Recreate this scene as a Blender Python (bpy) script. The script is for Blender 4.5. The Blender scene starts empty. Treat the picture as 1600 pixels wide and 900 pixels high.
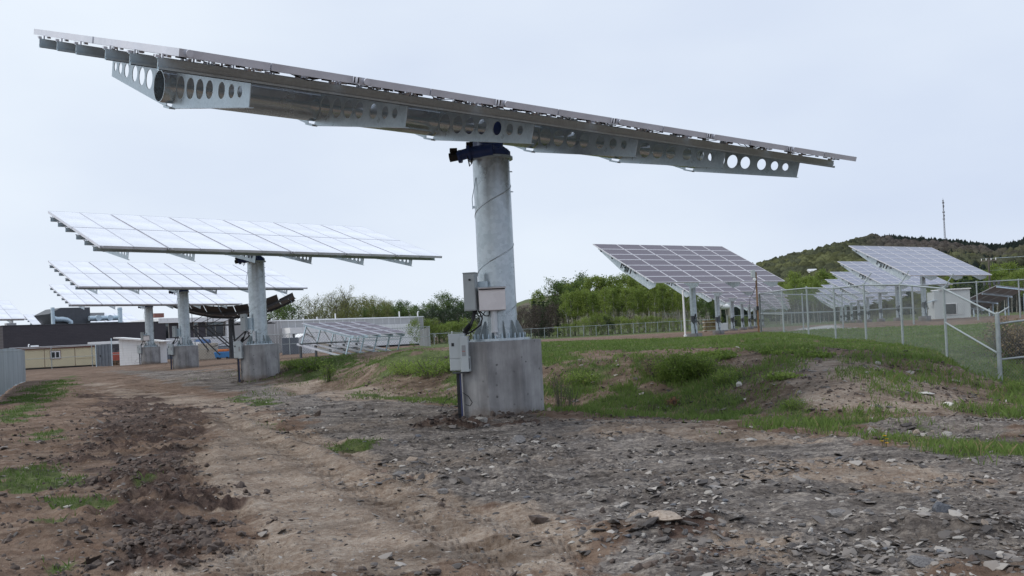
import bpy, bmesh, math, random
import numpy as np
from mathutils import Vector, Matrix
from mathutils.geometry import tessellate_polygon

random.seed(7)
RNG = np.random.default_rng(11)
SC = bpy.context.scene
COL = SC.collection
rad = math.radians

# ------------------------------------------------------------------ camera
EYE = np.array([0.0, 0.0, 1.6])
F_PX, PITCH, ROLL, CY = 1522.0, rad(0.43), rad(2.77), 508.5
_cp, _sp = math.cos(PITCH), math.sin(PITCH)
C_F = np.array([0, _cp, _sp])
_r0, _u0 = np.array([1.0, 0, 0]), np.array([0, -_sp, _cp])
C_R = math.cos(ROLL) * _r0 - math.sin(ROLL) * _u0
C_U = math.sin(ROLL) * _r0 + math.cos(ROLL) * _u0
cam = bpy.data.cameras.new('camera')
cam.lens = F_PX / 1600 * 36
cam.sensor_width = 36
cam.shift_y = (CY - 450) / 1600
cam.clip_start, cam.clip_end = 0.1, 9000
cam_ob = bpy.data.objects.new('camera', cam)
COL.objects.link(cam_ob)
_m = Matrix.Identity(4)
for _i in range(3):
    _m[_i][0], _m[_i][1], _m[_i][2], _m[_i][3] = C_R[_i], C_U[_i], -C_F[_i], EYE[_i]
cam_ob.matrix_world = _m
SC.camera = cam_ob

# ------------------------------------------------------------------ sky, sun, exposure
SUN_EL, SUN_AZ = 46.0, -108.0            # azimuth from +Y towards +X
world = bpy.data.worlds.new('World')
SC.world = world
world.use_nodes = True
wn, wl = world.node_tree.nodes, world.node_tree.links
bg = wn['Background']
sky = wn.new('ShaderNodeTexSky')
sky.sky_type = 'NISHITA'
sky.sun_disc = False
sky.sun_elevation = rad(SUN_EL)
sky.sun_rotation = rad(SUN_AZ)
tc = wn.new('ShaderNodeTexCoord')
sep = wn.new('ShaderNodeSeparateXYZ')
wl.new(tc.outputs['Generated'], sep.inputs[0])
nz = wn.new('ShaderNodeTexNoise')
mp = wn.new('ShaderNodeMapping')
mp.inputs['Scale'].default_value = (1.0, 1.0, 2.6)
wl.new(tc.outputs['Generated'], mp.inputs['Vector'])
wl.new(mp.outputs[0], nz.inputs['Vector'])
nz.inputs['Scale'].default_value = 2.1
nz.inputs['Detail'].default_value = 5
nz.inputs['Roughness'].default_value = 0.45
# cloud layer: paler to the left, bluer to the right, thin soft bands
cr = wn.new('ShaderNodeValToRGB')
cr.color_ramp.elements[0].position = 0.0
cr.color_ramp.elements[0].color = (0.770, 0.838, 0.920, 1)
cr.color_ramp.elements[1].position = 1.0
cr.color_ramp.elements[1].color = (0.585, 0.660, 0.810, 1)
ma = wn.new('ShaderNodeMath'); ma.operation = 'MULTIPLY_ADD'
wl.new(sep.outputs['X'], ma.inputs[0]); ma.inputs[1].default_value = 0.62; ma.inputs[2].default_value = 0.52
mb_ = wn.new('ShaderNodeMath'); mb_.operation = 'MULTIPLY_ADD'
wl.new(nz.outputs['Fac'], mb_.inputs[0]); mb_.inputs[1].default_value = 1.9
ms_ = wn.new('ShaderNodeMath'); ms_.operation = 'SUBTRACT'
wl.new(ma.outputs[0], ms_.inputs[0]); ms_.inputs[1].default_value = 0.98
wl.new(ms_.outputs[0], mb_.inputs[2])
wl.new(mb_.outputs[0], cr.inputs['Fac'])
sc10 = wn.new('ShaderNodeVectorMath'); sc10.operation = 'SCALE'
wl.new(cr.outputs['Color'], sc10.inputs[0]); sc10.inputs['Scale'].default_value = 10.0
mx = wn.new('ShaderNodeMix'); mx.data_type = 'RGBA'
mx.inputs['Factor'].default_value = 0.94
wl.new(sky.outputs[0], mx.inputs['A']); wl.new(sc10.outputs[0], mx.inputs['B'])
wl.new(mx.outputs['Result'], bg.inputs['Color'])
bg.inputs['Strength'].default_value = 0.1

sun = bpy.data.lights.new('sun', 'SUN')
sun.energy = 1.5
sun.angle = rad(20)
sun.color = (1.0, 0.96, 0.90)
sun_ob = bpy.data.objects.new('sun', sun)
COL.objects.link(sun_ob)
_d = Vector((math.sin(rad(SUN_AZ)) * math.cos(rad(SUN_EL)), math.cos(rad(SUN_AZ)) * math.cos(rad(SUN_EL)), math.sin(rad(SUN_EL))))
sun_ob.rotation_euler = _d.to_track_quat('Z', 'Y').to_euler()
SC.view_settings.view_transform = 'Standard'
SC.view_settings.look = 'None'
SC.view_settings.exposure = 0.17
SC.view_settings.gamma = 1.0

# ------------------------------------------------------------------ helpers
def ray(px, py):
    return C_F + (px - 800) / F_PX * C_R + (CY - py) / F_PX * C_U

def at(px, py, Y):
    """point seen at a photo pixel, at depth Y"""
    d = ray(px, py)
    return EYE + d * (Y / d[1])

def tag(o, label=None, cat=None, group=None, kind=None):
    if label: o['label'] = label
    if cat: o['category'] = cat
    if group: o['group'] = group
    if kind: o['kind'] = kind
    return o

def empty(name, loc=(0, 0, 0), rz=0.0, label=None, cat=None, group=None):
    o = bpy.data.objects.new(name, None)
    o.empty_display_size = 0.3
    o.location = loc
    o.rotation_euler = (0, 0, rz)
    COL.objects.link(o)
    return tag(o, label, cat, group)

def link(name, me, parent=None, mat4=None, kind=None):
    o = bpy.data.objects.new(name, me)
    COL.objects.link(o)
    if parent: o.parent = parent
    if mat4 is not None: o.matrix_basis = mat4
    if kind: o['kind'] = kind
    return o

KIDS = {}
def copy_tree(o, parent=None):
    c = o.copy(); COL.objects.link(c)
    if parent: c.parent = parent
    for ch in list(o.children): copy_tree(ch, c)
    return c

def np_mesh(name, verts, faces, mat, smooth=False):
    """verts (N,3), faces (M,k) numpy arrays of one polygon size"""
    me = bpy.data.meshes.new(name)
    verts = np.asarray(verts, np.float32); faces = np.asarray(faces, np.int32)
    me.vertices.add(len(verts)); me.vertices.foreach_set('co', verts.ravel())
    k = faces.shape[1]
    me.loops.add(faces.size); me.loops.foreach_set('vertex_index', faces.ravel())
    me.polygons.add(len(faces))
    me.polygons.foreach_set('loop_start', np.arange(0, faces.size, k, dtype=np.int32))
    me.polygons.foreach_set('use_smooth', np.full(len(faces), smooth))
    me.update(calc_edges=True); me.validate()
    if mat: me.materials.append(mat)
    return me

class MB:
    """collects simple shapes into one mesh"""
    def __init__(s): s.v = []; s.f = []; s.mi = []; s.cur = 0
    def add(s, vs, fs):
        n = len(s.v); s.v += [tuple(p) for p in vs]
        s.f += [tuple(n + i for i in f) for f in fs]; s.mi += [s.cur] * len(fs)
        return s
    def box(s, c, d, R=None):
        c = Vector(c); hx, hy, hz = d[0] / 2, d[1] / 2, d[2] / 2
        vs = [Vector((x, y, z)) for x in (-hx, hx) for y in (-hy, hy) for z in (-hz, hz)]
        if R is not None: vs = [R @ p for p in vs]
        return s.add([c + p for p in vs], [(0, 1, 3, 2), (4, 6, 7, 5), (0, 4, 5, 1), (2, 3, 7, 6), (0, 2, 6, 4), (1, 5, 7, 3)])
    def beam(s, p0, p1, w, h, up=(0, 0, 1)):
        p0, p1 = Vector(p0), Vector(p1); d = (p1 - p0); L = d.length; d.normalize()
        up = Vector(up); x = d.cross(up)
        if x.length < 1e-4: x = d.cross(Vector((1, 0, 0)))
        x.normalize(); z = x.cross(d)
        R = Matrix((x, d, z)).transposed()
        return s.box((p0 + p1) / 2, (w, L, h), R)
    def cyl(s, p0, p1, r0, r1=None, n=16, cap=True):
        r1 = r0 if r1 is None else r1
        p0, p1 = Vector(p0), Vector(p1); d = (p1 - p0).normalized()
        x = d.orthogonal().normalized(); y = d.cross(x)
        vs = []
        for p, r in ((p0, r0), (p1, r1)):
            for i in range(n):
                a = 2 * math.pi * i / n; vs.append(p + x * (r * math.cos(a)) + y * (r * math.sin(a)))
        fs = [(i, (i + 1) % n, n + (i + 1) % n, n + i) for i in range(n)]
        if cap: fs += [tuple(range(n - 1, -1, -1)), tuple(range(n, 2 * n))]
        return s.add(vs, fs)
    def tube(s, pts, r, n=6, r_end=None):
        pts = [Vector(p) for p in pts]; m = len(pts); vs = []; fs = []
        x = None
        for i, p in enumerate(pts):
            d = (pts[min(i + 1, m - 1)] - pts[max(i - 1, 0)]).normalized()
            if x is None: x = d.orthogonal().normalized()
            else:
                x = (x - d * x.dot(d)); x = x.normalized() if x.length > 1e-5 else d.orthogonal().normalized()
            y = d.cross(x); rr = r if r_end is None else r + (r_end - r) * i / (m - 1)
            for k in range(n):
                a = 2 * math.pi * k / n; vs.append(p + x * (rr * math.cos(a)) + y * (rr * math.sin(a)))
        for i in range(m - 1):
            for k in range(n):
                fs.append((i * n + k, i * n + (k + 1) % n, (i + 1) * n + (k + 1) % n, (i + 1) * n + k))
        fs += [tuple(range(n - 1, -1, -1)), tuple(range((m - 1) * n, m * n))]
        return s.add(vs, fs)
    def plate(s, loops, t, M):
        """polygon with holes in the xy plane, extruded by t along z (centred), placed by 4x4 M"""
        tris = tessellate_polygon([[Vector((p[0], p[1], 0)) for p in lp] for lp in loops])
        flat = [p for lp in loops for p in lp]; n = len(flat)
        vs = [M @ Vector((p[0], p[1], t / 2)) for p in flat] + [M @ Vector((p[0], p[1], -t / 2)) for p in flat]
        fs = [tuple(tr) for tr in tris] + [tuple(n + i for i in reversed(tr)) for tr in tris]
        k = 0
        for lp in loops:
            m = len(lp)
            for i in range(m):
                a, b = k + i, k + (i + 1) % m
                fs.append((a, b, n + b, n + a))
            k += m
        return s.add(vs, fs)
    def mesh(s, name, mats, smooth=False, ang=0.7):
        me = bpy.data.meshes.new(name)
        me.from_pydata(s.v, [], s.f)
        for m in (mats if isinstance(mats, (list, tuple)) else [mats]): me.materials.append(m)
        if any(s.mi): me.polygons.foreach_set('material_index', s.mi)
        bm = bmesh.new(); bm.from_mesh(me); bmesh.ops.recalc_face_normals(bm, faces=bm.faces); bm.to_mesh(me); bm.free()
        if smooth:
            me.polygons.foreach_set('use_smooth', [True] * len(me.polygons))
            me.set_sharp_from_angle(angle=ang)
        me.update()
        return me
    def build(s, name, mats, parent=None, smooth=False, mat4=None, kind=None, bevel=0):
        o = link(name, s.mesh(name, mats, smooth), parent, mat4, kind)
        if bevel:
            b = o.modifiers.new('bevel', 'BEVEL'); b.width = bevel; b.segments = 2; b.limit_method = 'ANGLE'
        return o

# ------------------------------------------------------------------ noise
def _h(i, j, s):
    n = (i.astype(np.int64) * 374761393 + j.astype(np.int64) * 668265263 + s * 2246822519) & 0xffffffff
    n = ((n ^ (n >> 13)) * 1274126177) & 0xffffffff
    return ((n ^ (n >> 16)) & 0xffffff) / float(0xffffff)

def vn(x, y, s=0):
    xi, yi = np.floor(x), np.floor(y); fx, fy = x - xi, y - yi
    fx = fx * fx * (3 - 2 * fx); fy = fy * fy * (3 - 2 * fy)
    a, b, c, d = _h(xi, yi, s), _h(xi + 1, yi, s), _h(xi, yi + 1, s), _h(xi + 1, yi + 1, s)
    return (a + (b - a) * fx) * (1 - fy) + (c + (d - c) * fx) * fy

def fbm(x, y, o=4, s=0, g=0.5):
    t = 0; a = 1; n = 0
    for k in range(o):
        t = t + a * vn(x * 2 ** k + 17.3 * k, y * 2 ** k - 9.1 * k, s + k); n += a; a *= g
    return t / n

def sst(a, b, x):
    t = np.clip((x - a) / (b - a), 0, 1); return t * t * (3 - 2 * t)

# ------------------------------------------------------------------ terrain height
CTRL = []
def _cz(px, py, z):
    d = ray(px, py); t = (z - EYE[2]) / d[2]; p = EYE + d * t; CTRL.append((p[0], p[1], z))
for q in [(40, 890, 0), (400, 890, 0), (800, 890, 0), (1200, 890, 0), (1590, 890, 0), (100, 760, 0), (500, 760, 0), (900, 760, 0), (1300, 780, 0),
          (60, 680, 0), (250, 650, 0), (450, 680, 0), (1600, 714, 0.02), (1400, 692, .02), (1250, 674, .02), (1150, 660, .02), (1000, 654, .02), (880, 650, .0), (790, 655, 0), (720, 637, .05),
          (620, 626, .05), (520, 613, .08), (440, 600, .12),
          (640, 619, -.12), (760, 628, -.15), (900, 641, -.18), (1000, 645, -.2), (1150, 652, -.2), (1300, 668, -.16), (1450, 687, -.14), (1590, 702, -.14),
          (560, 605, -.02), (480, 596, .08),
          (600, 562, .88), (600, 583, .45), (700, 558, .88), (700, 585, .42), (480, 565, .75), (480, 582, .4), (530, 563, .82),
          (900, 553, .85), (900, 600, .22), (900, 578, .55), (990, 560, .75), (1050, 547, .82), (1050, 612, .08), (1050, 580, .45), (1120, 548, .8),
          (900, 540, .9), (1200, 548, .75), (1200, 600, .35), (1200, 640, .04), (1130, 590, .36), (1130, 625, .05), (1200, 528, .98),
          (1300, 545, .8), (1300, 580, .55), (1300, 620, .26), (1300, 650, .04), (1450, 562, .55), (1450, 600, .26), (1450, 640, .06), (1450, 668, -.02),
          (1590, 613, -.36), (1590, 632, -.22), (1590, 655, -.12), (1590, 682, -.08), (1540, 609, -.24), (1540, 628, -.12), (1505, 604, .06), (1520, 650, -.03), (820, 553, .85), (820, 585, .45), (770, 600, .2)]:
    _cz(*q)
CTRL += [(12, 24, -.44), (11.2, 23.4, -.42), (13, 23.6, -.44), (14.5, 24.4, -.3), (11.6, 24.6, -.34), (12, 27, .35), (12, 30, .6), (12, 33, .74), (12, 36, .76), (12, 40, .95), (12, 44, 1.0), (12, 48, 1.0), (15, 29, .5), (20, 30, .5), (18, 38, .8),
         (9.3, 50, .82), (13.9, 65.8, .80), (23, 97.5, .72), (41, 161, .6), (27, 63.3, 1.08), (36.2, 95, .95), (59, 174, .6), (20, 50, .95), (33, 75, 1.1), (40, 60, 1.1),
         (-21, 39.7, 0), (-30.5, 60.7, .02), (-10.74, 41.3, .16), (-21.5, 63.8, .32), (-32.1, 86.3, .42), (-50, 108, .1), (-38, 100, .2), (-30, 100, .35),
         (-62, 120, .2), (-40, 143, .25), (-15, 170, .25), (-10, 62, .72), (-5, 64, .88), (-14, 62, .62), (-20, 75, .5), (-6, 100, .6), (-5, 150, .35), (15, 160, .4), (0, 60, .9), (0, 45, .9), (3, 80, .85),
         (0, 3, 0), (-6, -6, 0), (6, -6, 0), (0, -20, 0), (-20, 5, 0), (20, 5, -.1), (-30, 25, 0), (30, 20, .2), (-60, 60, 0), (60, 100, .8)]
for k in range(16):
    a = k * math.pi / 8; CTRL.append((320 * math.sin(a), 320 * math.cos(a), 0.35))
_P = np.array(CTRL); _cx = _P[:, :2]
_K = np.sqrt(((_cx[:, None] - _cx[None]) ** 2).sum(-1) + 0.8) + np.eye(len(_P)) * -0.06
_w = np.linalg.solve(_K, _P[:, 2] - 0.3)

def H(x, y):
    x = np.asarray(x, float); y = np.asarray(y, float); sh = x.shape; xr, yr = x.ravel(), y.ravel()
    r = np.hypot(xr, yr); out = np.full(xr.shape, 0.3)
    near = r < 420
    xs, ys = xr[near], yr[near]; z = np.full(xs.shape, 0.3)
    for i in range(0, len(xs), 40000):
        q = np.sqrt((xs[i:i + 40000, None] - _cx[None, :, 0]) ** 2 + (ys[i:i + 40000, None] - _cx[None, :, 1]) ** 2 + 0.8)
        z[i:i + 40000] += q @ _w
    f = 1 - sst(250, 410, r[near])
    out[near] = 0.3 + (z - 0.3) * f
    return out.reshape(sh)

def Hs(x, y): return float(H(np.array([x]), np.array([y]))[0])

def gp(px, py, tmax=400):
    """ground point under a photo pixel"""
    d = ray(px, py); t = np.geomspace(4, tmax, 900)
    P = EYE[None] + d[None] * t[:, None]
    h = P[:, 2] - H(P[:, 0], P[:, 1]); i = int(np.argmax(h < 0))
    if h[i] >= 0: i = len(t) - 1
    t0 = t[max(i - 1, 0)] + (t[i] - t[max(i - 1, 0)]) * (h[max(i - 1, 0)] / (h[max(i - 1, 0)] - h[i] + 1e-9))
    return EYE + d * t0

# ------------------------------------------------------------------ ground zones (what covers the ground where)
def _poly(pix): return np.array([gp(*p)[:2] for p in pix])
GRASS = [_poly(p) for p in [
    [(0, 640), (40, 612), (112, 588), (100, 608), (60, 645), (0, 668)],
    [(0, 740), (60, 734), (112, 745), (100, 760), (30, 772), (0, 765)],
    [(200, 760), (232, 756), (236, 766), (205, 770)],
    [(75, 782), (130, 778), (128, 800), (90, 815)], [(60, 886), (120, 884), (122, 899), (70, 899)],
    [(545, 694), (585, 692), (588, 701), (550, 703)], [(418, 662), (450, 661), (448, 672), (424, 672)],
    [(365, 616), (420, 626), (415, 633), (372, 625)], [(50, 672), (100, 670), (96, 690), (40, 690)],
    [(440, 566), (560, 564), (640, 556), (720, 551), (850, 534), (1050, 530), (1190, 524), (1330, 526), (1440, 540), (1500, 556), (1540, 574), (1600, 580), (1600, 606), (1535, 592), (1450, 576),
     (1380, 560), (1300, 544), (1200, 544), (1000, 550), (850, 554), (735, 565), (700, 590), (650, 592), (610, 580), (560, 572), (500, 580), (450, 584)],
    [(910, 640), (950, 608), (1010, 598), (1120, 612), (1195, 620), (1185, 645), (1130, 656), (1090, 650), (1060, 634), (960, 636)],
    [(1010, 560), (1110, 556), (1200, 585), (1175, 598), (1100, 612), (1010, 600), (985, 578)],
    [(1235, 622), (1272, 636), (1255, 660), (1205, 648)],
    [(560, 616), (640, 619), (725, 628), (725, 635), (600, 622)], [(850, 645), (920, 648), (1000, 651), (1000, 654), (860, 653)],
    [(1185, 548), (1280, 546), (1290, 558), (1200, 560)], [(1560, 606), (1600, 610), (1600, 622), (1565, 620)],
    [(860, 560), (930, 575), (940, 600), (900, 620), (870, 600)]]]
CLAY = [_poly(p) for p in [
    [(262, 612), (360, 628), (440, 655), (540, 690), (640, 770), (780, 792), (905, 818), (960, 840), (905, 899), (250, 899), (330, 870), (400, 820), (330, 770), (270, 720), (330, 680), (300, 640)],
    [(430, 596), (640, 620), (700, 634), (560, 628), (440, 610)], [(880, 656), (1000, 656), (1150, 668), (1250, 690), (1150, 700), (950, 680)],
    [(1210, 560), (1300, 556), (1420, 590), (1530, 625), (1480, 645), (1330, 655), (1260, 640), (1200, 590)],
    [(1180, 712), (1480, 726), (1540, 760), (1350, 765), (1200, 745)],
    [(1000, 786), (1075, 790), (1070, 812), (1010, 812)], [(1120, 850), (1230, 862), (1210, 885), (1130, 875)],
    [(150, 600), (250, 612), (300, 625), (260, 640), (180, 620)]]]
SLATE = [_poly(p) for p in [
    [(300, 590), (430, 600), (560, 622), (720, 640), (860, 658), (1000, 660), (1150, 672), (1300, 690), (1600, 722), (1600, 899), (930, 899), (960, 845), (900, 806), (760, 785), (660, 765),
     (560, 715), (480, 680), (420, 645), (360, 620), (300, 600)],
    [(180, 578), (330, 578), (380, 592), (260, 600)],
    [(1330, 664), (1480, 650), (1600, 655), (1600, 700), (1450, 690)]]]
MUD = [_poly(p) for p in [
    [(140, 616), (240, 622), (330, 642), (318, 700), (262, 730), (330, 780), (390, 820), (320, 870), (250, 899), (140, 899), (150, 840), (210, 790), (120, 740), (60, 720), (90, 690), (150, 660)],
    [(640, 668), (800, 672), (860, 662), (740, 655)], [(1000, 846), (1080, 842), (1130, 868), (1040, 880)]]]
BANKG = [_poly([(440, 566), (560, 560), (720, 553), (850, 556), (1010, 560), (1000, 606), (900, 640), (860, 644), (720, 612), (640, 608), (560, 598), (450, 592)]),
         _poly([(1385, 570), (1450, 577), (1540, 594), (1600, 606), (1600, 640), (1500, 612)]),
         _poly([(1150, 660), (1240, 652), (1390, 652), (1480, 690), (1600, 686), (1600, 716), (1500, 722), (1400, 690), (1270, 676), (1180, 678)])]
BARE = _poly([(1130, 565), (1210, 556), (1310, 552), (1390, 572), (1470, 596), (1530, 620), (1500, 650), (1340, 652), (1270, 640), (1200, 606)])
PAD = [_poly([(1245, 514), (1300, 508), (1338, 514), (1330, 522), (1280, 526)])]

def sdf(poly, x, y):
    """signed distance, positive inside"""
    n = len(poly); d = np.full(x.shape, 1e9); ins = np.zeros(x.shape, bool)
    for i in range(n):
        ax, ay = poly[i]; bx, by = poly[(i + 1) % n]
        ex, ey = bx - ax, by - ay; L = ex * ex + ey * ey + 1e-12
        t = np.clip(((x - ax) * ex + (y - ay) * ey) / L, 0, 1)
        d = np.minimum(d, (x - ax - t * ex) ** 2 + (y - ay - t * ey) ** 2)
        c = ((ay > y) != (by > y)) & (x < (bx - ax) * (y - ay) / (by - ay + 1e-12) + ax)
        ins ^= c
    d = np.sqrt(d); return np.where(ins, d, -d)

def zone(polys, x, y, nz_, soft):
    m = np.zeros(x.shape)
    for p in polys:
        lo, hi = p.min(0) - 2.5, p.max(0) + 2.5
        k = (x > lo[0]) & (x < hi[0]) & (y > lo[1]) & (y < hi[1])
        if k.any():
            s = sdf(p, x[k], y[k]); m[k] = np.maximum(m[k], sst(-soft[k], soft[k], s + nz_[k]))
    return m

def masks(x, y):
    r = np.hypot(x, y)
    n1 = (fbm(x * 0.7, y * 0.7, 4, 3) - 0.5); n2 = (fbm(x * 2.3, y * 2.3, 4, 9) - 0.5)
    soft = 0.12 + 0.012 * r
    nn = (n1 * 1.6 + n2 * 0.7) * (0.5 + 0.02 * r)
    g = zone(GRASS, x, y, nn * 1.1, soft)
    cl = zone(CLAY, x, y, nn * 1.2, soft * 2.2)
    sl = zone(SLATE, x, y, nn * 1.2 + 0.05, soft * 1.8)
    md = zone(MUD, x, y, nn * 1.3, soft * 1.8)
    sp = zone(BANKG, x, y, nn, soft * 2.5) * sst(.38, .56, fbm(x * .8, y * .8, 4, 61)) * .8
    g = np.maximum(g * sst(.24, .44, fbm(x * 1.7, y * 1.7, 3, 62) + .12 * (x > -2)), sp)
    md = md * sst(.36, .54, fbm(x * .8 + 3, y * 1.5, 4, 63))
    g = g * (1 - .75 * zone([BARE], x, y, nn, soft * 3))
    pd = zone(PAD, x, y, nn * 0.4, soft * 0.5)
    # open field far away
    far = sst(58, 75, y + 10 * n1)
    strip = sst(1.0, 4.0, x + 6 + n1 * 3) * (1 - sst(120, 150, y)) * sst(44, 50, y - 0.15 * x + 3 * n1)
    yard = (1 - sst(-14, -9, x + 0.02 * (y - 60) + 4 * n1)) * sst(60, 72, y)
    gf = far * (1 - strip * (1 - 0.25 * sst(-.05, .12, n1))) * (1 - yard * 0.85)
    gf = np.where((x > 10) & (y > 24) & (y < 46), sst(22, 26, y + 6 * n1), gf)
    back = (x < 4) & (x > -14) & (y > 40)
    gf = np.maximum(gf, np.where(back, sst(42, 48, y + 6 * n1) * sst(-14, -10, x) * (1 - strip), 0))
    g = np.maximum(g, np.clip(gf, 0, 1))
    g = g * np.where(r < 60, sst(-.30, -.08, n2 + 0.25 * (g - 0.5)), 1)
    return dict(grass=g, clay=cl, slate=sl, mud=md, pad=pd, n1=n1, n2=n2)

def bank_mask(x, y):
    """bare red-brown cut of the ditch bank"""
    e = 0.35
    gx = (H(x + e, y) - H(x - e, y)) / (2 * e); gy = (H(x, y + e) - H(x, y - e)) / (2 * e)
    s = np.hypot(gx, gy)
    return sst(0.05, 0.13, s) * (1 - sst(40, 60, np.hypot(x, y)))

# wheel ruts across the clay
RUTS = [[gp(*p)[:2] for p in q] for q in [
    [(960, 899), (860, 842), (760, 806), (660, 760), (560, 712), (470, 680), (400, 655), (330, 628)],
    [(820, 899), (740, 850), (650, 806), (560, 760), (470, 715), (400, 682), (330, 650)],
    [(420, 899), (390, 840), (330, 790), (300, 740), (310, 690), (300, 640)]]]
def rut(x, y):
    z = np.zeros(x.shape); lug = np.zeros(x.shape)
    for rp in RUTS:
        acc = 0.0
        for i in range(len(rp) - 1):
            a, b = np.array(rp[i]), np.array(rp[i + 1]); e = b - a; L = np.hypot(*e); e = e / L
            t = (x - a[0]) * e[0] + (y - a[1]) * e[1]; d = (x - a[0]) * e[1] - (y - a[1]) * e[0]
            k = (t >= 0) & (t < L) & (np.abs(d) < 0.8)
            w = np.exp(-(d[k] / 0.2) ** 2); sh = np.exp(-((np.abs(d[k]) - 0.36) / 0.12) ** 2)
            s = acc + t[k]
            z[k] += -0.036 * w + 0.026 * sh + 0.020 * w * np.sign(np.sin(s * 2 * np.pi / 0.2 + np.abs(d[k]) * 14))
            acc += L
    return z

MOUNDS = [(1050, 842, .80, .36, .17, 0), (1490, 838, 1.0, .34, .16, -.2), (985, 778, .8, .5, .07, 0), (1340, 872, .9, .3, .06, -.5), (700, 752, 1.0, .35, .05, -.2), (1130, 770, 1.2, .3, .04, 0), (1435, 690, .7, .35, .06, 0),
          (800, 706, .6, .4, .07, 0), (1250, 735, 1.6, .3, .04, 0), (790, 657, 1.5, .35, .07, 0), (1330, 790, 1.0, .25, .04, 0), (880, 738, 1.2, .3, .04, 0)]
MOUNDS = [(*gp(a, b)[:2], c, d, e, f) for a, b, c, d, e, f in MOUNDS]
def detail(x, y, M):
    """fine relief of the ground by zone"""
    r = np.hypot(x, y); f = 1 - sst(45, 75, r)
    hi = 1 - sst(16, 30, r)
    base = (0.07 * (fbm(x * .9, y * .9, 3, 21) - .5) + 0.035 * (fbm(x * 3, y * 3, 3, 22) - .5)) * (1 - .55 * M['clay'])
    tiny = 0.026 * (fbm(x * 14, y * 14, 3, 23) - .5)
    rid = np.abs(fbm(x * 3.2, y * 3.2, 4, 24, .55) - .5) * 2
    clod = 0.24 * np.clip(0.42 - rid, 0, 1) * sst(.42, .60, fbm(x * .9, y * .9, 2, 25)) + .24 * np.clip(fbm(x * 6, y * 6, 3, 26) - .50, 0, 1) * sst(.40, .60, fbm(x * .8, y * 1.4, 3, 36))
    # slate is crushed in long low streaks by tracked machines
    st = fbm(x * .8 + y * .5, y * 7 - x * 1.2, 4, 27) - .5
    lump = sst(.56, .74, fbm(x * .7, y * .9, 3, 28)) * (0.11 * fbm(x * 6, y * 6, 3, 29))
    z = base + tiny * hi
    z = z + M['mud'] * clod * 1.15 + (1 - M['mud']) * (1 - M['slate']) * (1 - M['clay']) * clod * .55
    z = z + M['slate'] * (0.055 * st + lump + hi * .05 * (fbm(x * 10, y * 16, 3, 31) - .5))
    z = z + rut(x, y) * sst(.1, .6, M['clay'] + .6 * M['mud'])
    for mx_, my_, ra, rb, hh_, th in MOUNDS:
        k = (np.abs(x - mx_) < 3) & (np.abs(y - my_) < 3); dx, dy = x[k] - mx_, y[k] - my_; c, s = math.cos(th), math.sin(th)
        e = ((dx * c + dy * s) / ra) ** 2 + ((dy * c - dx * s) / rb) ** 2
        z[k] += hh_ * np.exp(-e) * (.6 + .9 * fbm(x[k] * 5, y[k] * 6, 3, 71))
    # cleat marks left by tracked machines
    wv = y + .10 * fbm(x * .5, y * .5, 2, 64) + .05 * x
    z = z + M['slate'] * sst(.44, .58, fbm(x * .35 + 5, y * .45, 2, 65)) * .034 * np.maximum(np.sin(wv * 2 * np.pi / .21), -.3) * sst(.35, .55, fbm(x * 2.2, y * 1.2, 2, 66))
    return z * f

def Hd(x, y):
    x = np.asarray(x, float); y = np.asarray(y, float)
    return H(x, y) + detail(x, y, masks(x, y))
def hd(x, y): return float(Hd(np.array([float(x)]), np.array([float(y)]))[0])

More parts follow.
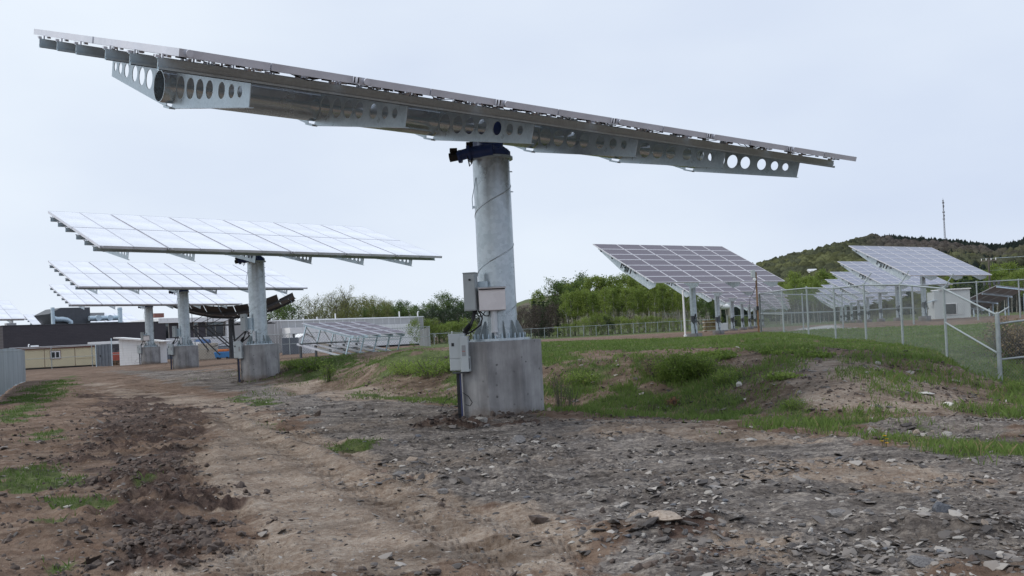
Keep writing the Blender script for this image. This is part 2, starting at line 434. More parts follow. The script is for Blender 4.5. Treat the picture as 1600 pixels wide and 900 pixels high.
# ------------------------------------------------------------------ materials
class NT:
    def __init__(s, name):
        s.m = bpy.data.materials.new(name); s.m.use_nodes = True
        s.t = s.m.node_tree; s.n = s.t.nodes; s.l = s.t.links
        s.p = s.n['Principled BSDF']; s.tc = s.n.new('ShaderNodeTexCoord')
    def inp(s, node, key, val):
        if val is None: return
        if hasattr(val, 'is_output') or hasattr(val, 'links'): s.l.new(val, node.inputs[key])
        else: node.inputs[key].default_value = val
    def noise(s, scale, detail=4, rough=.5, vec=None, stretch=None, out='Fac'):
        v = vec or s.tc.outputs['Object']
        if stretch:
            mp = s.n.new('ShaderNodeMapping'); mp.inputs['Scale'].default_value = stretch; s.l.new(v, mp.inputs[0]); v = mp.outputs[0]
        n = s.n.new('ShaderNodeTexNoise'); n.inputs['Scale'].default_value = scale; n.inputs['Detail'].default_value = detail; n.inputs['Roughness'].default_value = rough
        s.l.new(v, n.inputs['Vector']); return n.outputs[out]
    def voro(s, scale, vec=None, stretch=None, out='Color', feature='F1'):
        v = vec or s.tc.outputs['Object']
        if stretch:
            mp = s.n.new('ShaderNodeMapping'); mp.inputs['Scale'].default_value = stretch; s.l.new(v, mp.inputs[0]); v = mp.outputs[0]
        n = s.n.new('ShaderNodeTexVoronoi'); n.feature = feature; n.inputs['Scale'].default_value = scale
        s.l.new(v, n.inputs['Vector']); return n.outputs[out]
    def ramp(s, fac, stops):
        r = s.n.new('ShaderNodeValToRGB'); e = r.color_ramp.elements
        while len(e) < len(stops): e.new(0.5)
        for i, (p, c) in enumerate(stops):
            e[i].position = p; e[i].color = (*c, 1) if len(c) == 3 else c
        s.l.new(fac, r.inputs['Fac']); return r.outputs['Color']
    def mix(s, fac, a, b, mode='MIX'):
        n = s.n.new('ShaderNodeMix'); n.data_type = 'RGBA'; n.blend_type = mode
        for k, v in (('Factor', fac), ('A', a), ('B', b)):
            if isinstance(v, (tuple, list)): v = (*v, 1) if len(v) == 3 else v
            s.inp(n, k, v)
        return n.outputs['Result']
    def math(s, op, a, b=None, c=None):
        n = s.n.new('ShaderNodeMath'); n.operation = op
        for i, v in enumerate((a, b, c)):
            if v is not None: s.inp(n, i, v)
        return n.outputs[0]
    def maprange(s, v, a, b, c=0, d=1):
        n = s.n.new('ShaderNodeMapRange'); s.l.new(v, n.inputs[0])
        for i, q in enumerate((a, b, c, d)): n.inputs[i + 1].default_value = q
        return n.outputs[0]
    def bump(s, h, strength=.3, dist=.02):
        b = s.n.new('ShaderNodeBump'); b.inputs['Strength'].default_value = strength; b.inputs['Distance'].default_value = dist
        s.l.new(h, b.inputs['Height']); s.l.new(b.outputs[0], s.p.inputs['Normal'])
    def set(s, base=None, rough=None, metal=None, spec=None, ior=None):
        if isinstance(base, tuple): base = (*base, 1) if len(base) == 3 else base
        for k, v in (('Base Color', base), ('Roughness', rough), ('Metallic', metal), ('Specular IOR Level', spec), ('IOR', ior)): s.inp(s.p, k, v)
        return s
    def attr(s, name):
        a = s.n.new('ShaderNodeAttribute'); a.attribute_name = name; return a
    def objrand(s):
        return s.n.new('ShaderNodeObjectInfo').outputs['Random']

def galvanised(name, lo, hi, rough=.42, metal=.75, scale=3.0):
    t = NT(name)
    sp = t.voro(scale * 9, out='Color'); bw = t.n.new('ShaderNodeSeparateColor'); t.l.new(sp, bw.inputs[0])
    n = t.noise(scale, 6, .62); n2 = t.noise(scale * .35, 3, .5, stretch=(1, 1, .35))
    a = t.math('MULTIPLY_ADD', bw.outputs[0], .16, t.math('MULTIPLY_ADD', n, .75, t.math('MULTIPLY', n2, .5)))
    c = t.ramp(a, [(.42, lo), (.82, hi)])
    t.set(c, t.maprange(n, .3, .7, rough - .1, rough + .12), metal)
    t.bump(n, .06, .01)
    return t.m

def painted(name, col, rough=.5, var=.12, dirt=None, metal=0.0, scale=2.0):
    t = NT(name)
    n = t.noise(scale, 5, .6); n2 = t.noise(scale * 6, 4, .6, stretch=(1, 1, .25))
    d = tuple(q * (1 - var) for q in col); h = tuple(min(1, q * (1 + var)) for q in col)
    c = t.ramp(t.math('MULTIPLY_ADD', n2, .4, t.math('MULTIPLY', n, .6)), [(.35, d), (.65, h)])
    if dirt: c = t.mix(t.maprange(t.noise(scale * 1.7, 6, .7, stretch=(1, 1, .3)), .52, .75, 0, .5), c, dirt)
    t.set(c, rough, metal); return t.m

M = {}
M['galv'] = galvanised('galvanised_steel', (.38, .48, .55), (.55, .66, .73), .34, .40)
M['galv_pole'] = galvanised('galvanised_pillar_steel', (.33, .39, .42), (.60, .67, .71), .30, .52, 1.5)
M['galv_dark'] = galvanised('weathered_purlin_steel', (.40, .50, .57), (.56, .67, .74), .36, .40)
M['alu'] = galvanised('mill_aluminium', (.54, .56, .62), (.68, .69, .75), .38, .35, 1.2)
M['blue_gear'] = painted('dark_blue_gear_paint', (.028, .062, .21), .4, .25)
M['rubber'] = painted('black_cable_rubber', (.012, .012, .014), .55, .2)
M['box_grey'] = painted('light_grey_enclosure_paint', (.42, .46, .47), .42, .05)
M['box_grey2'] = painted('inverter_grey_paint', (.50, .54, .55), .4, .05)
M['stainless'] = galvanised('brushed_stainless', (.56, .52, .52), (.72, .68, .67), .35, .6, .8)
M['pvc'] = painted('grey_white_pvc', (.62, .64, .66), .4, .06)
M['white'] = painted('white_paint', (.82, .83, .84), .5, .05, (.45, .44, .42))
M['offwhite'] = painted('off_white_cladding', (.66, .67, .70), .55, .05, (.42, .42, .42))
M['fence_post'] = galvanised('fence_tube', (.24, .28, .29), (.36, .40, .41), .5, .2, 4)
M['chain'] = painted('chain_link_wire', (.20, .23, .24), .5, .2, metal=.5)
M['mesh_dark'] = painted('weathered_chain_link_wire', (.09, .10, .105), .55, .2, metal=.3)
M['dark_brick'] = None
M['wood'] = painted('weathered_wood', (.22, .13, .07), .8, .3)
M['brown_metal'] = painted('brown_flashing', (.16, .06, .045), .5, .15)
M['beige'] = painted('beige_siding', (.70, .63, .43), .6, .06, (.52, .46, .33))
M['darkgrey'] = painted('dark_grey_paint', (.07, .075, .085), .5, .2)
M['bluegrey'] = painted('blue_grey_steel_paint', (.13, .15, .18), .5, .15)
M['black'] = painted('black_paint', (.015, .015, .018), .5, .2)
M['blue_tarp'] = painted('blue_plastic', (.035, .09, .22), .45, .3)
M['orange'] = painted('orange_plastic', (.55, .16, .05), .5, .2)
M['red'] = painted('red_paint', (.32, .06, .04), .5, .25)
M['tan'] = painted('tan_cabinet_paint', (.42, .39, .34), .5, .08)
M['dish_dark'] = painted('dark_dish_backing', (.06, .064, .072), .5, .3)
M['glass_dark'] = NT('dark_window_glass').set((.012, .014, .018), .06, 0, .6).m
M['glass_pale'] = NT('pale_transom_glass').set((.22, .28, .30), .12, 0, .6).m

t = NT('cast_concrete')
n1 = t.noise(1.6, 6, .6); n2 = t.noise(3.2, 6, .65, stretch=(1, 1, .12)); n3 = t.noise(24, 4, .6)
c = t.ramp(t.math('MULTIPLY_ADD', n2, .6, t.math('MULTIPLY', n1, .45)), [(.36, (.16, .157, .16)), (.49, (.25, .245, .248)), (.66, (.41, .405, .405))])
vo = t.voro(7.5, out='Distance'); pit = t.maprange(t.math('MULTIPLY_ADD', n3, .30, vo), .27, .34, 1, 0)
pc = t.n.new('ShaderNodeSeparateColor'); t.l.new(t.voro(7.5), pc.inputs[0])
pitm = t.math('MULTIPLY', pit, t.maprange(pc.outputs[0], .76, .78, 0, 1))
c = t.mix(t.math('MULTIPLY', pitm, t.maprange(n1, .4, .6, .2, .85)), c, (.06, .058, .058))
zc_ = t.n.new('ShaderNodeSeparateXYZ'); t.l.new(t.tc.outputs['Object'], zc_.inputs[0])
c = t.mix(t.maprange(t.math('MULTIPLY_ADD', n3, .30, t.math('MULTIPLY_ADD', n1, .5, zc_.outputs[2])), .42, .62, .75, 0), c, (.15, .115, .09))
t.set(c, .88); t.bump(t.math('SUBTRACT', t.math('MULTIPLY_ADD', n3, .25, n1), t.math('MULTIPLY', pitm, .7)), .35, .02)
M['concrete'] = t.m
M['tube_steel'] = galvanised('polished_tube_steel', (.50, .58, .63), (.66, .74, .79), .21, .78, .9)

def panel_mat(name, base, line, nu, nv, wu, wv, rough, ior, lu, lv):
    """cells drawn by thin lines on the object's own u,v (metres, centred)"""
    t = NT(name); s = t.n.new('ShaderNodeSeparateXYZ'); t.l.new(t.tc.outputs['Object'], s.inputs[0])
    def lines(out, pitch, w):
        a = t.math('FRACT', t.math('MULTIPLY_ADD', out, 1 / pitch, 50.0))
        return t.math('LESS_THAN', t.math('ABSOLUTE', t.math('SUBTRACT', a, .5)), w / pitch / 2)
    L = t.math('MAXIMUM', t.math('MULTIPLY', lines(s.outputs[0], nu, wu), lu), t.math('MULTIPLY', lines(s.outputs[1], nv, wv), lv))
    v = t.noise(.8, 2, .5)
    b = t.ramp(v, [(.35, tuple(q * .9 for q in base)), (.65, tuple(min(1, q * 1.1) for q in base))])
    rn = t.ramp(t.objrand(), [(0, (.95, .95, .95)), (1, (1.04, 1.04, 1.04))])
    b = t.mix(1.0, b, rn, 'MULTIPLY')
    t.set(t.mix(L, b, line), rough, 0, None, ior)
    return t.m
M['pv_pale'] = panel_mat('module_glass_painted_sky', (.80, .83, .90), (.60, .64, .71), 9.0, .507, .01, .022, .22, 1.6, 0, .8)  # grazing sky reflection is painted into the near-white base colour
M['pv_purple'] = panel_mat('purple_grey_cells', (.075, .052, .075), (.18, .15, .18), .26, .165, .006, .006, .25, 1.42, .25, .25)
M['pv_sky_tint'] = panel_mat('cells_painted_sky_sheen', (.14, .15, .22), (.30, .31, .38), .26, .165, .006, .006, .16, 1.55, .25, .25)  # paler and bluer than the purple row: sky reflection painted into the colour
M['pv_back'] = painted('module_backsheet', (.30, .31, .33), .6, .06)
M['pv_frame'] = painted('module_frame_white_edge', (.66, .66, .69), .4, .05, metal=.3)

M['pv_table'] = panel_mat('dull_purple_cells', (.085, .062, .085), (.20, .17, .20), .26, .165, .006, .006, .4, 1.25, .25, .25)
t = NT('dark_brick_cladding')
bk = t.n.new('ShaderNodeTexBrick'); bk.inputs['Scale'].default_value = 1.0
bk.inputs['Color1'].default_value = (.050, .046, .056, 1); bk.inputs['Color2'].default_value = (.062, .056, .066, 1); bk.inputs['Mortar'].default_value = (.040, .037, .044, 1)
bk.inputs['Brick Width'].default_value = .6; bk.inputs['Row Height'].default_value = .2; bk.inputs['Mortar Size'].default_value = .02
mp = t.n.new('ShaderNodeMapping'); mp.inputs['Rotation'].default_value = (rad(90), 0, 0); t.l.new(t.tc.outputs['Object'], mp.inputs[0]); t.l.new(mp.outputs[0], bk.inputs['Vector'])
t.set(t.mix(t.maprange(t.noise(.35, 4, .6), .3, .7, 0, .4), bk.outputs['Color'], (.075, .07, .08)), .75); M['dark_brick'] = t.m
t = NT('grey_metal_wall_panel')
t.set(t.ramp(t.noise(.6, 4, .5, stretch=(1, 1, .3)), [(.3, (.34, .335, .335)), (.7, (.41, .405, .405))]), .5, .1); M['grey_panel'] = t.m
t = NT('corrugated_steel')
t.set(t.ramp(t.noise(1.1, 5, .6, stretch=(1, 1, .25)), [(.3, (.30, .35, .38)), (.7, (.48, .54, .57))]), .42, .4); M['corr'] = t.m

# ground
t = NT('ground_soil')
A, B = t.attr('zone_a'), t.attr('zone_b')
sa, sb = t.n.new('ShaderNodeSeparateColor'), t.n.new('ShaderNodeSeparateColor')
t.l.new(A.outputs['Color'], sa.inputs[0]); t.l.new(B.outputs['Color'], sb.inputs[0])
g_, c_, s_ = sa.outputs[0], sa.outputs[1], sa.outputs[2]; m_, b_, p_ = sb.outputs[0], sb.outputs[1], sb.outputs[2]
big = t.noise(.55, 5, .6); mid = t.noise(2.6, 6, .65); fine = t.noise(17, 5, .7); str_ = t.noise(4.2, 7, .72, stretch=(.24, 1.2, .6))
mixn = t.math('MULTIPLY_ADD', fine, .35, t.math('MULTIPLY_ADD', mid, .4, t.math('MULTIPLY', big, .25)))
dirt = t.ramp(t.math('MULTIPLY_ADD', str_, .45, t.math('MULTIPLY', mixn, .55)), [(.37, (.068, .044, .032)), (.46, (.132, .088, .064)), (.54, (.195, .142, .108)), (.64, (.31, .255, .21))])
clay = t.ramp(t.math('MULTIPLY_ADD', fine, .55, t.math('MULTIPLY', mid, .45)), [(.33, (.125, .088, .064)), (.45, (.205, .157, .122)), (.56, (.30, .25, .208)), (.70, (.42, .375, .33))])
chip = t.voro(46, stretch=(.55, 1.0, 1)); cs = t.n.new('ShaderNodeSeparateColor'); t.l.new(chip, cs.inputs[0])
slate_n = t.math('MULTIPLY_ADD', cs.outputs[0], .13, t.math('MULTIPLY_ADD', str_, .62, t.math('MULTIPLY', fine, .28)))
slate = t.ramp(slate_n, [(.37, (.046, .040, .038)), (.47, (.112, .099, .092)), (.56, (.195, .175, .160)), (.68, (.37, .335, .30))])
slate = t.mix(t.maprange(big, .53, .66, 0, .5), slate, t.mix(mid, (.15, .115, .09), (.26, .215, .175)))
mud = t.ramp(mixn, [(.40, (.036, .024, .020)), (.49, (.078, .053, .044)), (.56, (.135, .098, .080)), (.66, (.22, .175, .15))])
bank = t.ramp(t.math('MULTIPLY_ADD', fine, .4, t.math('MULTIPLY', mid, .6)), [(.36, (.080, .054, .040)), (.50, (.155, .115, .086)), (.66, (.28, .228, .18))])
grass = t.ramp(t.math('MULTIPLY_ADD', fine, .45, t.math('MULTIPLY', mid, .55)), [(.38, (.050, .062, .028)), (.5, (.082, .108, .038)), (.64, (.140, .165, .070))])
padc = t.ramp(mid, [(.35, (.30, .31, .32)), (.65, (.42, .43, .44))])
def edge(v, k=.5):
    """break a soft zone edge up with the fine noise"""
    return t.maprange(t.math('MULTIPLY_ADD', t.math('SUBTRACT', t.math('MULTIPLY_ADD', fine, .5, t.math('MULTIPLY', mid, .5)), .5), k * 2.2, v), .36, .64, 0, 1)
col = t.mix(edge(b_, .4), dirt, bank); col = t.mix(edge(s_), col, slate); col = t.mix(edge(c_), col, clay); col = t.mix(edge(m_), col, mud)
col = t.mix(p_, col, padc); col = t.mix(edge(g_, .35), col, grass)
lt = t.voro(30, out='Color'); ls = t.n.new('ShaderNodeSeparateColor'); t.l.new(lt, ls.inputs[0])
spk = t.math('MULTIPLY', t.math('MULTIPLY', t.maprange(ls.outputs[1], .955, .965, 0, 1), t.maprange(t.voro(30, out='Distance'), .20, .30, 1, 0)), t.math('SUBTRACT', 1.0, g_))
col = t.mix(t.math('MULTIPLY', spk, .8), col, (.42, .39, .36))
wet = t.ramp(t.noise(1.0, 6, .62, stretch=(.55, 1.2, 1)), [(.36, (.72, .69, .66)), (.5, (1.20, 1.18, 1.15)), (.66, (1.42, 1.40, 1.37))])
col = t.mix(1.0, col, wet, 'MULTIPLY')
t.set(col, .93, 0, .2)
t.bump(t.math('MULTIPLY_ADD', cs.outputs[1], .25, t.math('MULTIPLY_ADD', fine, 1.3, mid)), 1.0, .045)
M['ground'] = t.m

def leafmat(name, lo, hi, sub=.35, rough=.6, straw=False):
    t = NT(name); a = t.attr('tint')
    sc = t.n.new('ShaderNodeSeparateColor'); t.l.new(a.outputs['Color'], sc.inputs[0])
    f = t.math('MULTIPLY_ADD', t.objrand(), .35, t.math('MULTIPLY', sc.outputs[0], .65))
    c = t.ramp(f, [(.1, lo), (.9, hi)])
    if straw: c = t.mix(t.maprange(sc.outputs[0], .90, .93, 0, 1), c, (.30, .25, .13))
    t.set(c, rough, 0, .25)
    tr = t.n.new('ShaderNodeBsdfTranslucent'); t.l.new(c, tr.inputs['Color'])
    ms = t.n.new('ShaderNodeMixShader'); ms.inputs[0].default_value = sub
    t.l.new(t.p.outputs[0], ms.inputs[1]); t.l.new(tr.outputs[0], ms.inputs[2]); t.l.new(ms.outputs[0], t.n['Material Output'].inputs['Surface'])
    return t.m
M['grass'] = leafmat('grass_blades', (.080, .135, .030), (.195, .275, .075), .42, straw=True)
M['drygrass'] = leafmat('dry_stems', (.16, .12, .07), (.30, .24, .15), .2)
M['leaf_bright'] = leafmat('spring_green_leaves', (.115, .175, .034), (.29, .36, .09), .42)
M['leaf_mid'] = leafmat('mid_green_leaves', (.050, .095, .026), (.140, .205, .060))
M['leaf_olive'] = leafmat('olive_buds', (.110, .130, .036), (.25, .265, .09))
M['leaf_dark'] = leafmat('conifer_needles', (.018, .034, .017), (.050, .078, .036), .15)
M['leaf_brown'] = leafmat('bare_red_brown_twigs', (.045, .034, .030), (.105, .080, .068), .1)
M['leaf_bush'] = leafmat('bush_leaves', (.11, .18, .035), (.30, .39, .10), .5)
t = NT('pale_bark'); t.set(t.ramp(t.noise(5, 5, .6, stretch=(1, 1, .5)), [(.35, (.16, .15, .13)), (.65, (.42, .41, .37))]), .85); M['bark_pale'] = t.m
t = NT('grey_brown_bark'); t.set(t.ramp(t.noise(6, 5, .6, stretch=(1, 1, .3)), [(.35, (.055, .048, .042)), (.65, (.16, .145, .13))]), .9); M['bark'] = t.m
def rockmat(name, lo, hi, sc=7):
    t = NT(name); n = t.noise(sc, 6, .65); r = t.ramp(t.objrand(), [(0, (.85, .85, .85)), (1, (1.12, 1.1, 1.08))])
    t.set(t.mix(1, t.ramp(n, [(.36, lo), (.64, hi)]), r, 'MULTIPLY'), .85); t.bump(n, .5, .01); return t.m
M['rock_grey'] = rockmat('grey_slate_rock', (.085, .082, .086), (.22, .212, .208))
M['rock_tan'] = rockmat('tan_rock', (.20, .155, .120), (.40, .34, .285))
M['rock_pale'] = rockmat('pale_rock', (.25, .235, .215), (.43, .41, .38))
M['rock_blue'] = rockmat('blue_grey_rock', (.085, .092, .110), (.17, .178, .195))
M['rock_white'] = rockmat('white_rock', (.48, .46, .43), (.68, .66, .63))
M['rock_rust'] = rockmat('rust_rock', (.11, .075, .058), (.23, .17, .135))
t = NT('slate_chips'); ca_ = t.attr('tint'); cs_ = t.n.new('ShaderNodeSeparateColor'); t.l.new(ca_.outputs['Color'], cs_.inputs[0])
t.set(t.ramp(cs_.outputs[0], [(0, (.050, .044, .042)), (.55, (.135, .120, .110)), (.85, (.23, .205, .185)), (1, (.42, .39, .355))]), .8); M['chip'] = t.m
M['clod'] = rockmat('soil_clods', (.05, .036, .031), (.15, .115, .095), 9)

# ------------------------------------------------------------------ the ground: one sheet to the horizon
rs = np.concatenate([np.linspace(.4, 4.6, 12), np.geomspace(5.0, 75, 430), np.geomspace(78, 4200, 70)])
azs = np.concatenate([np.linspace(-33, 33, 640), np.linspace(37, 323, 72)])
RR, AA = np.meshgrid(rs, np.radians(azs), indexing='ij')
X, Y = RR * np.sin(AA), RR * np.cos(AA)
xf, yf = X.ravel(), Y.ravel()
MK = masks(xf, yf)
BK = bank_mask(xf, yf)
Z = H(xf, yf) + detail(xf, yf, MK)
nr, na = len(rs), len(azs)
idx = np.arange(nr * na).reshape(nr, na); nx = np.roll(idx, -1, 1)
q = np.stack([idx[:-1], nx[:-1], nx[1:], idx[1:]], -1).reshape(-1, 4)
me = np_mesh('ground', np.stack([xf, yf, Z], 1), q, M['ground'], True)
for nm, ch in (('zone_a', ('grass', 'clay', 'slate')), ('zone_b', ('mud', None, 'pad'))):
    a = me.color_attributes.new(nm, 'FLOAT_COLOR', 'POINT')
    d = np.ones((len(xf), 4), np.float32)
    for i, k in enumerate(ch): d[:, i] = BK if k is None else MK[k]
    a.data.foreach_set('color', d.ravel())
tag(link('ground', me), kind='structure')

# ------------------------------------------------------------------ loose stuff lying on the ground
def tint_mesh(me, vals):
    a = me.color_attributes.new('tint', 'FLOAT_COLOR', 'POINT')
    d = np.ones((len(vals), 4), np.float32); d[:, 0] = d[:, 1] = d[:, 2] = vals; a.data.foreach_set('color', d.ravel())

def scatter(n, rmin, rmax, azr=(-31, 31), power=1.0):
    r = rmin * (rmax / rmin) ** RNG.random(n) if power == 1 else np.sqrt(RNG.random(n) * (rmax ** 2 - rmin ** 2) + rmin ** 2)
    a = np.radians(RNG.uniform(azr[0], azr[1], n)); return r * np.sin(a), r * np.cos(a)

# grass blades
gx, gy = scatter(900000, 6.5, 62, power=1.0)
mk = masks(gx, gy); dens = mk['grass'] ** 1.3 * sst(.3, .5, fbm(gx * 1.6, gy * 1.6, 3, 41) * .75 + .3 * mk['grass'])
rr = np.hypot(gx, gy)
dens *= np.clip(rr / 30, .3, 1.0) * (1 - .68 * (gx < -2.2) * (gy < 34))
# sparse blades on the bare bank too
dens = np.maximum(dens, .34 * bank_mask(gx, gy) * sst(.45, .62, fbm(gx * .9, gy * .9, 3, 43)))
keep = RNG.random(len(gx)) < dens
gx, gy, rr = gx[keep], gy[keep], rr[keep]; n = len(gx)
tall = sst(.42, .68, fbm(gx * .5, gy * .5, 3, 44))
right = sst(-4, 2, gx + .25 * (gy - 18))
hh = (.045 + .05 * RNG.random(n)) * (1 - right) + right * (.05 + .08 * RNG.random(n) + .11 * tall * RNG.random(n)) * (1 - .45 * sst(24, 32, rr))
z0 = H(gx, gy) + detail(gx, gy, masks(gx, gy)) - .01
an = RNG.uniform(0, 2 * np.pi, n); lean = RNG.normal(0, .35, (n, 2)) * hh[:, None]; w = (.003 + .004 * RNG.random(n)) * np.clip(rr / 13, 1, 3.0)
dx, dy = np.cos(an) * w, np.sin(an) * w
V = np.empty((n, 4, 3)); V[:, 0] = np.stack([gx - dx, gy - dy, z0], 1); V[:, 1] = np.stack([gx + dx, gy + dy, z0], 1)
V[:, 2] = np.stack([gx + lean[:, 0] * .4 + dx * .7, gy + lean[:, 1] * .4 + dy * .7, z0 + hh * .6], 1); V[:, 3] = np.stack([gx + lean[:, 0], gy + lean[:, 1], z0 + hh], 1)
f = (np.arange(n)[:, None] * 4 + np.array([[0, 1, 2, 3]]))
f3 = np.concatenate([f[:, [0, 1, 2]], f[:, [0, 2, 3]]])
me = np_mesh('grass', V.reshape(-1, 3), f3, M['grass'])
tint_mesh(me, np.repeat(np.clip(RNG.normal(.5, .22, n) - .5 * (1 - right) + .5 * (fbm(gx * .8, gy * .8, 3, 45) - .5), 0, 1), 4))
tag(link('grass', me), kind='stuff')
print('grass blades', n)

# slate chips and soil clods
def lumps(n, px, py, size, flat, seed):
    ico = np.array([(0, 0, 1), (.894, 0, .447), (.276, .851, .447), (-.724, .526, .447), (-.724, -.526, .447), (.276, -.851, .447), (.724, .526, -.447), (-.276, .851, -.447), (-.894, 0, -.447), (-.276, -.851, -.447), (.724, -.526, -.447), (0, 0, -1)])
    fc = np.array([(0, 1, 2), (0, 2, 3), (0, 3, 4), (0, 4, 5), (0, 5, 1), (1, 6, 2), (2, 7, 3), (3, 8, 4), (4, 9, 5), (5, 10, 1), (6, 7, 2), (7, 8, 3), (8, 9, 4), (9, 10, 5), (10, 6, 1)])
    g = np.random.default_rng(seed)
    P = ico[None] * g.uniform(.6, 1.25, (n, 12, 1)) * np.stack([size * g.uniform(.6, 1.3, n), size * g.uniform(.5, 1.0, n), size * flat * g.uniform(.6, 1.4, n)], 1)[:, None, :]
    tx, ty, a = g.normal(0, .25, n), g.normal(0, .25, n), g.uniform(0, 6.28, n)
    x = P[..., 0] * np.cos(a)[:, None] - P[..., 1] * np.sin(a)[:, None]; y = P[..., 0] * np.sin(a)[:, None] + P[..., 1] * np.cos(a)[:, None]
    z = P[..., 2] + x * tx[:, None] + y * ty[:, None]
    z0 = H(px, py) + detail(px, py, masks(px, py)) + size * flat * .25
    V = np.stack([x + px[:, None], y + py[:, None], z + z0[:, None]], -1)
    return V.reshape(-1, 3), (np.arange(n)[:, None, None] * 12 + fc[None]).reshape(-1, 3)
cx_, cy_ = scatter(120000, 6.0, 30); mk = masks(cx_, cy_)
d = mk['slate'] * (1 - .85 * mk['grass']) * (.04 + .9 * sst(.51, .64, fbm(cx_ * .8, cy_ * 1.1, 4, 51))) + .05 * mk['clay'] + .08 * bank_mask(cx_, cy_) + .06
k = RNG.random(len(cx_)) < d * .75; cx_, cy_ = cx_[k], cy_[k]; n = len(cx_)
sz = np.clip(RNG.lognormal(-4.0, .6, n), .006, .075) * np.clip(np.hypot(cx_, cy_) / 13, .8, 1.6)
sz = np.where(RNG.random(n) < .5 * masks(cx_, cy_)['clay'], sz * .6, sz)
ex, ey, es = [], [], []
for mx_, my_, ra, rb, hh_, th in MOUNDS[:6] + MOUNDS[6:9]:
    k = int(170 * ra); u_, v_ = RNG.normal(0, .6, k) * ra, RNG.normal(0, .6, k) * rb; c, s = math.cos(th), math.sin(th)
    ex.append(mx_ + u_ * c - v_ * s); ey.append(my_ + u_ * s + v_ * c); es.append(np.clip(RNG.lognormal(-3.55, .5, k), .01, .10))
cx_, cy_, sz = np.concatenate([cx_, *ex]), np.concatenate([cy_, *ey]), np.concatenate([sz, *es]); n = len(cx_)
v, f = lumps(n, cx_, cy_, sz, .24, 3)
me = np_mesh('slate_gravel', v, f, M['chip']); tint_mesh(me, np.repeat(RNG.random(n), 12)); tag(link('slate_gravel', me), kind='stuff'); print('chips', n)
cx_, cy_ = scatter(60000, 6.0, 34); mk = masks(cx_, cy_)
d = 1.6 * mk['mud'] * sst(.42, .58, fbm(cx_ * 1.3, cy_ * 1.3, 3, 25)) + .10 * (1 - mk['clay']) * (1 - mk['slate']) * (1 - mk['grass']) + .25 * bank_mask(cx_, cy_)
k = RNG.random(len(cx_)) < d; cx_, cy_ = cx_[k], cy_[k]; n = len(cx_)
sz = np.clip(RNG.lognormal(-3.8, .5, n), .01, .08)
for fx_, fy_, k in ((-.254, 18.837, 420), (-10.742, 41.337, 160)):      # soil heaped against the two nearest footings
    a_ = RNG.uniform(0, 6.28, k); r_ = .78 + np.abs(RNG.normal(0, .22, k))
    cx_, cy_, sz = np.concatenate([cx_, fx_ + r_ * np.cos(a_)]), np.concatenate([cy_, fy_ + r_ * np.sin(a_)]), np.concatenate([sz, np.clip(RNG.lognormal(-3.3, .5, k), .02, .11)])
n = len(cx_)
v, f = lumps(n, cx_, cy_, sz, .6, 4)
me = np_mesh('soil_clods', v, f, M['clod']); tag(link('soil_clods', me), kind='stuff'); print('clods', n)

# ================================================================== sun trackers
AZ, TILT, SLOPE = rad(51.08), rad(17.18), rad(-.78)
TL, TR = 2.446, 3.55                       # bay length along the tube, half width
TRZ = math.pi / 2 - AZ
_a = Vector((math.cos(SLOPE), 0, math.sin(SLOPE))); _b = Vector((0, math.cos(TILT), math.sin(TILT)))
_n = _a.cross(_b).normalized()
HEAD = Matrix.Identity(4)
for i in range(3): HEAD[i][0], HEAD[i][1], HEAD[i][2] = _a[i], _b[i], _n[i]
HEAD[2][3] = 6.136
def LW(wx, wy, z):                          # world offset -> tracker's own axes
    c, s = math.cos(-TRZ), math.sin(-TRZ); return Vector((wx * c - wy * s, wx * s + wy * c, z))
def RW(yaw): return Matrix.Rotation(-TRZ + yaw, 3, 'Z')

def ring(r, n=20, cx=0, cy=0): return [(cx + r * math.cos(2 * math.pi * i / n), cy + r * math.sin(2 * math.pi * i / n)) for i in range(n)]

def panel_frame(w, l, th, fw, mats):
    m = MB()
    for sx in (-1, 1): m.box((sx * (w / 2 - fw / 2), 0, -th / 2), (fw, l, th))
    for sy in (-1, 1): m.box((0, sy * (l / 2 - fw / 2), -th / 2), (w - 2 * fw, fw, th))
    return m

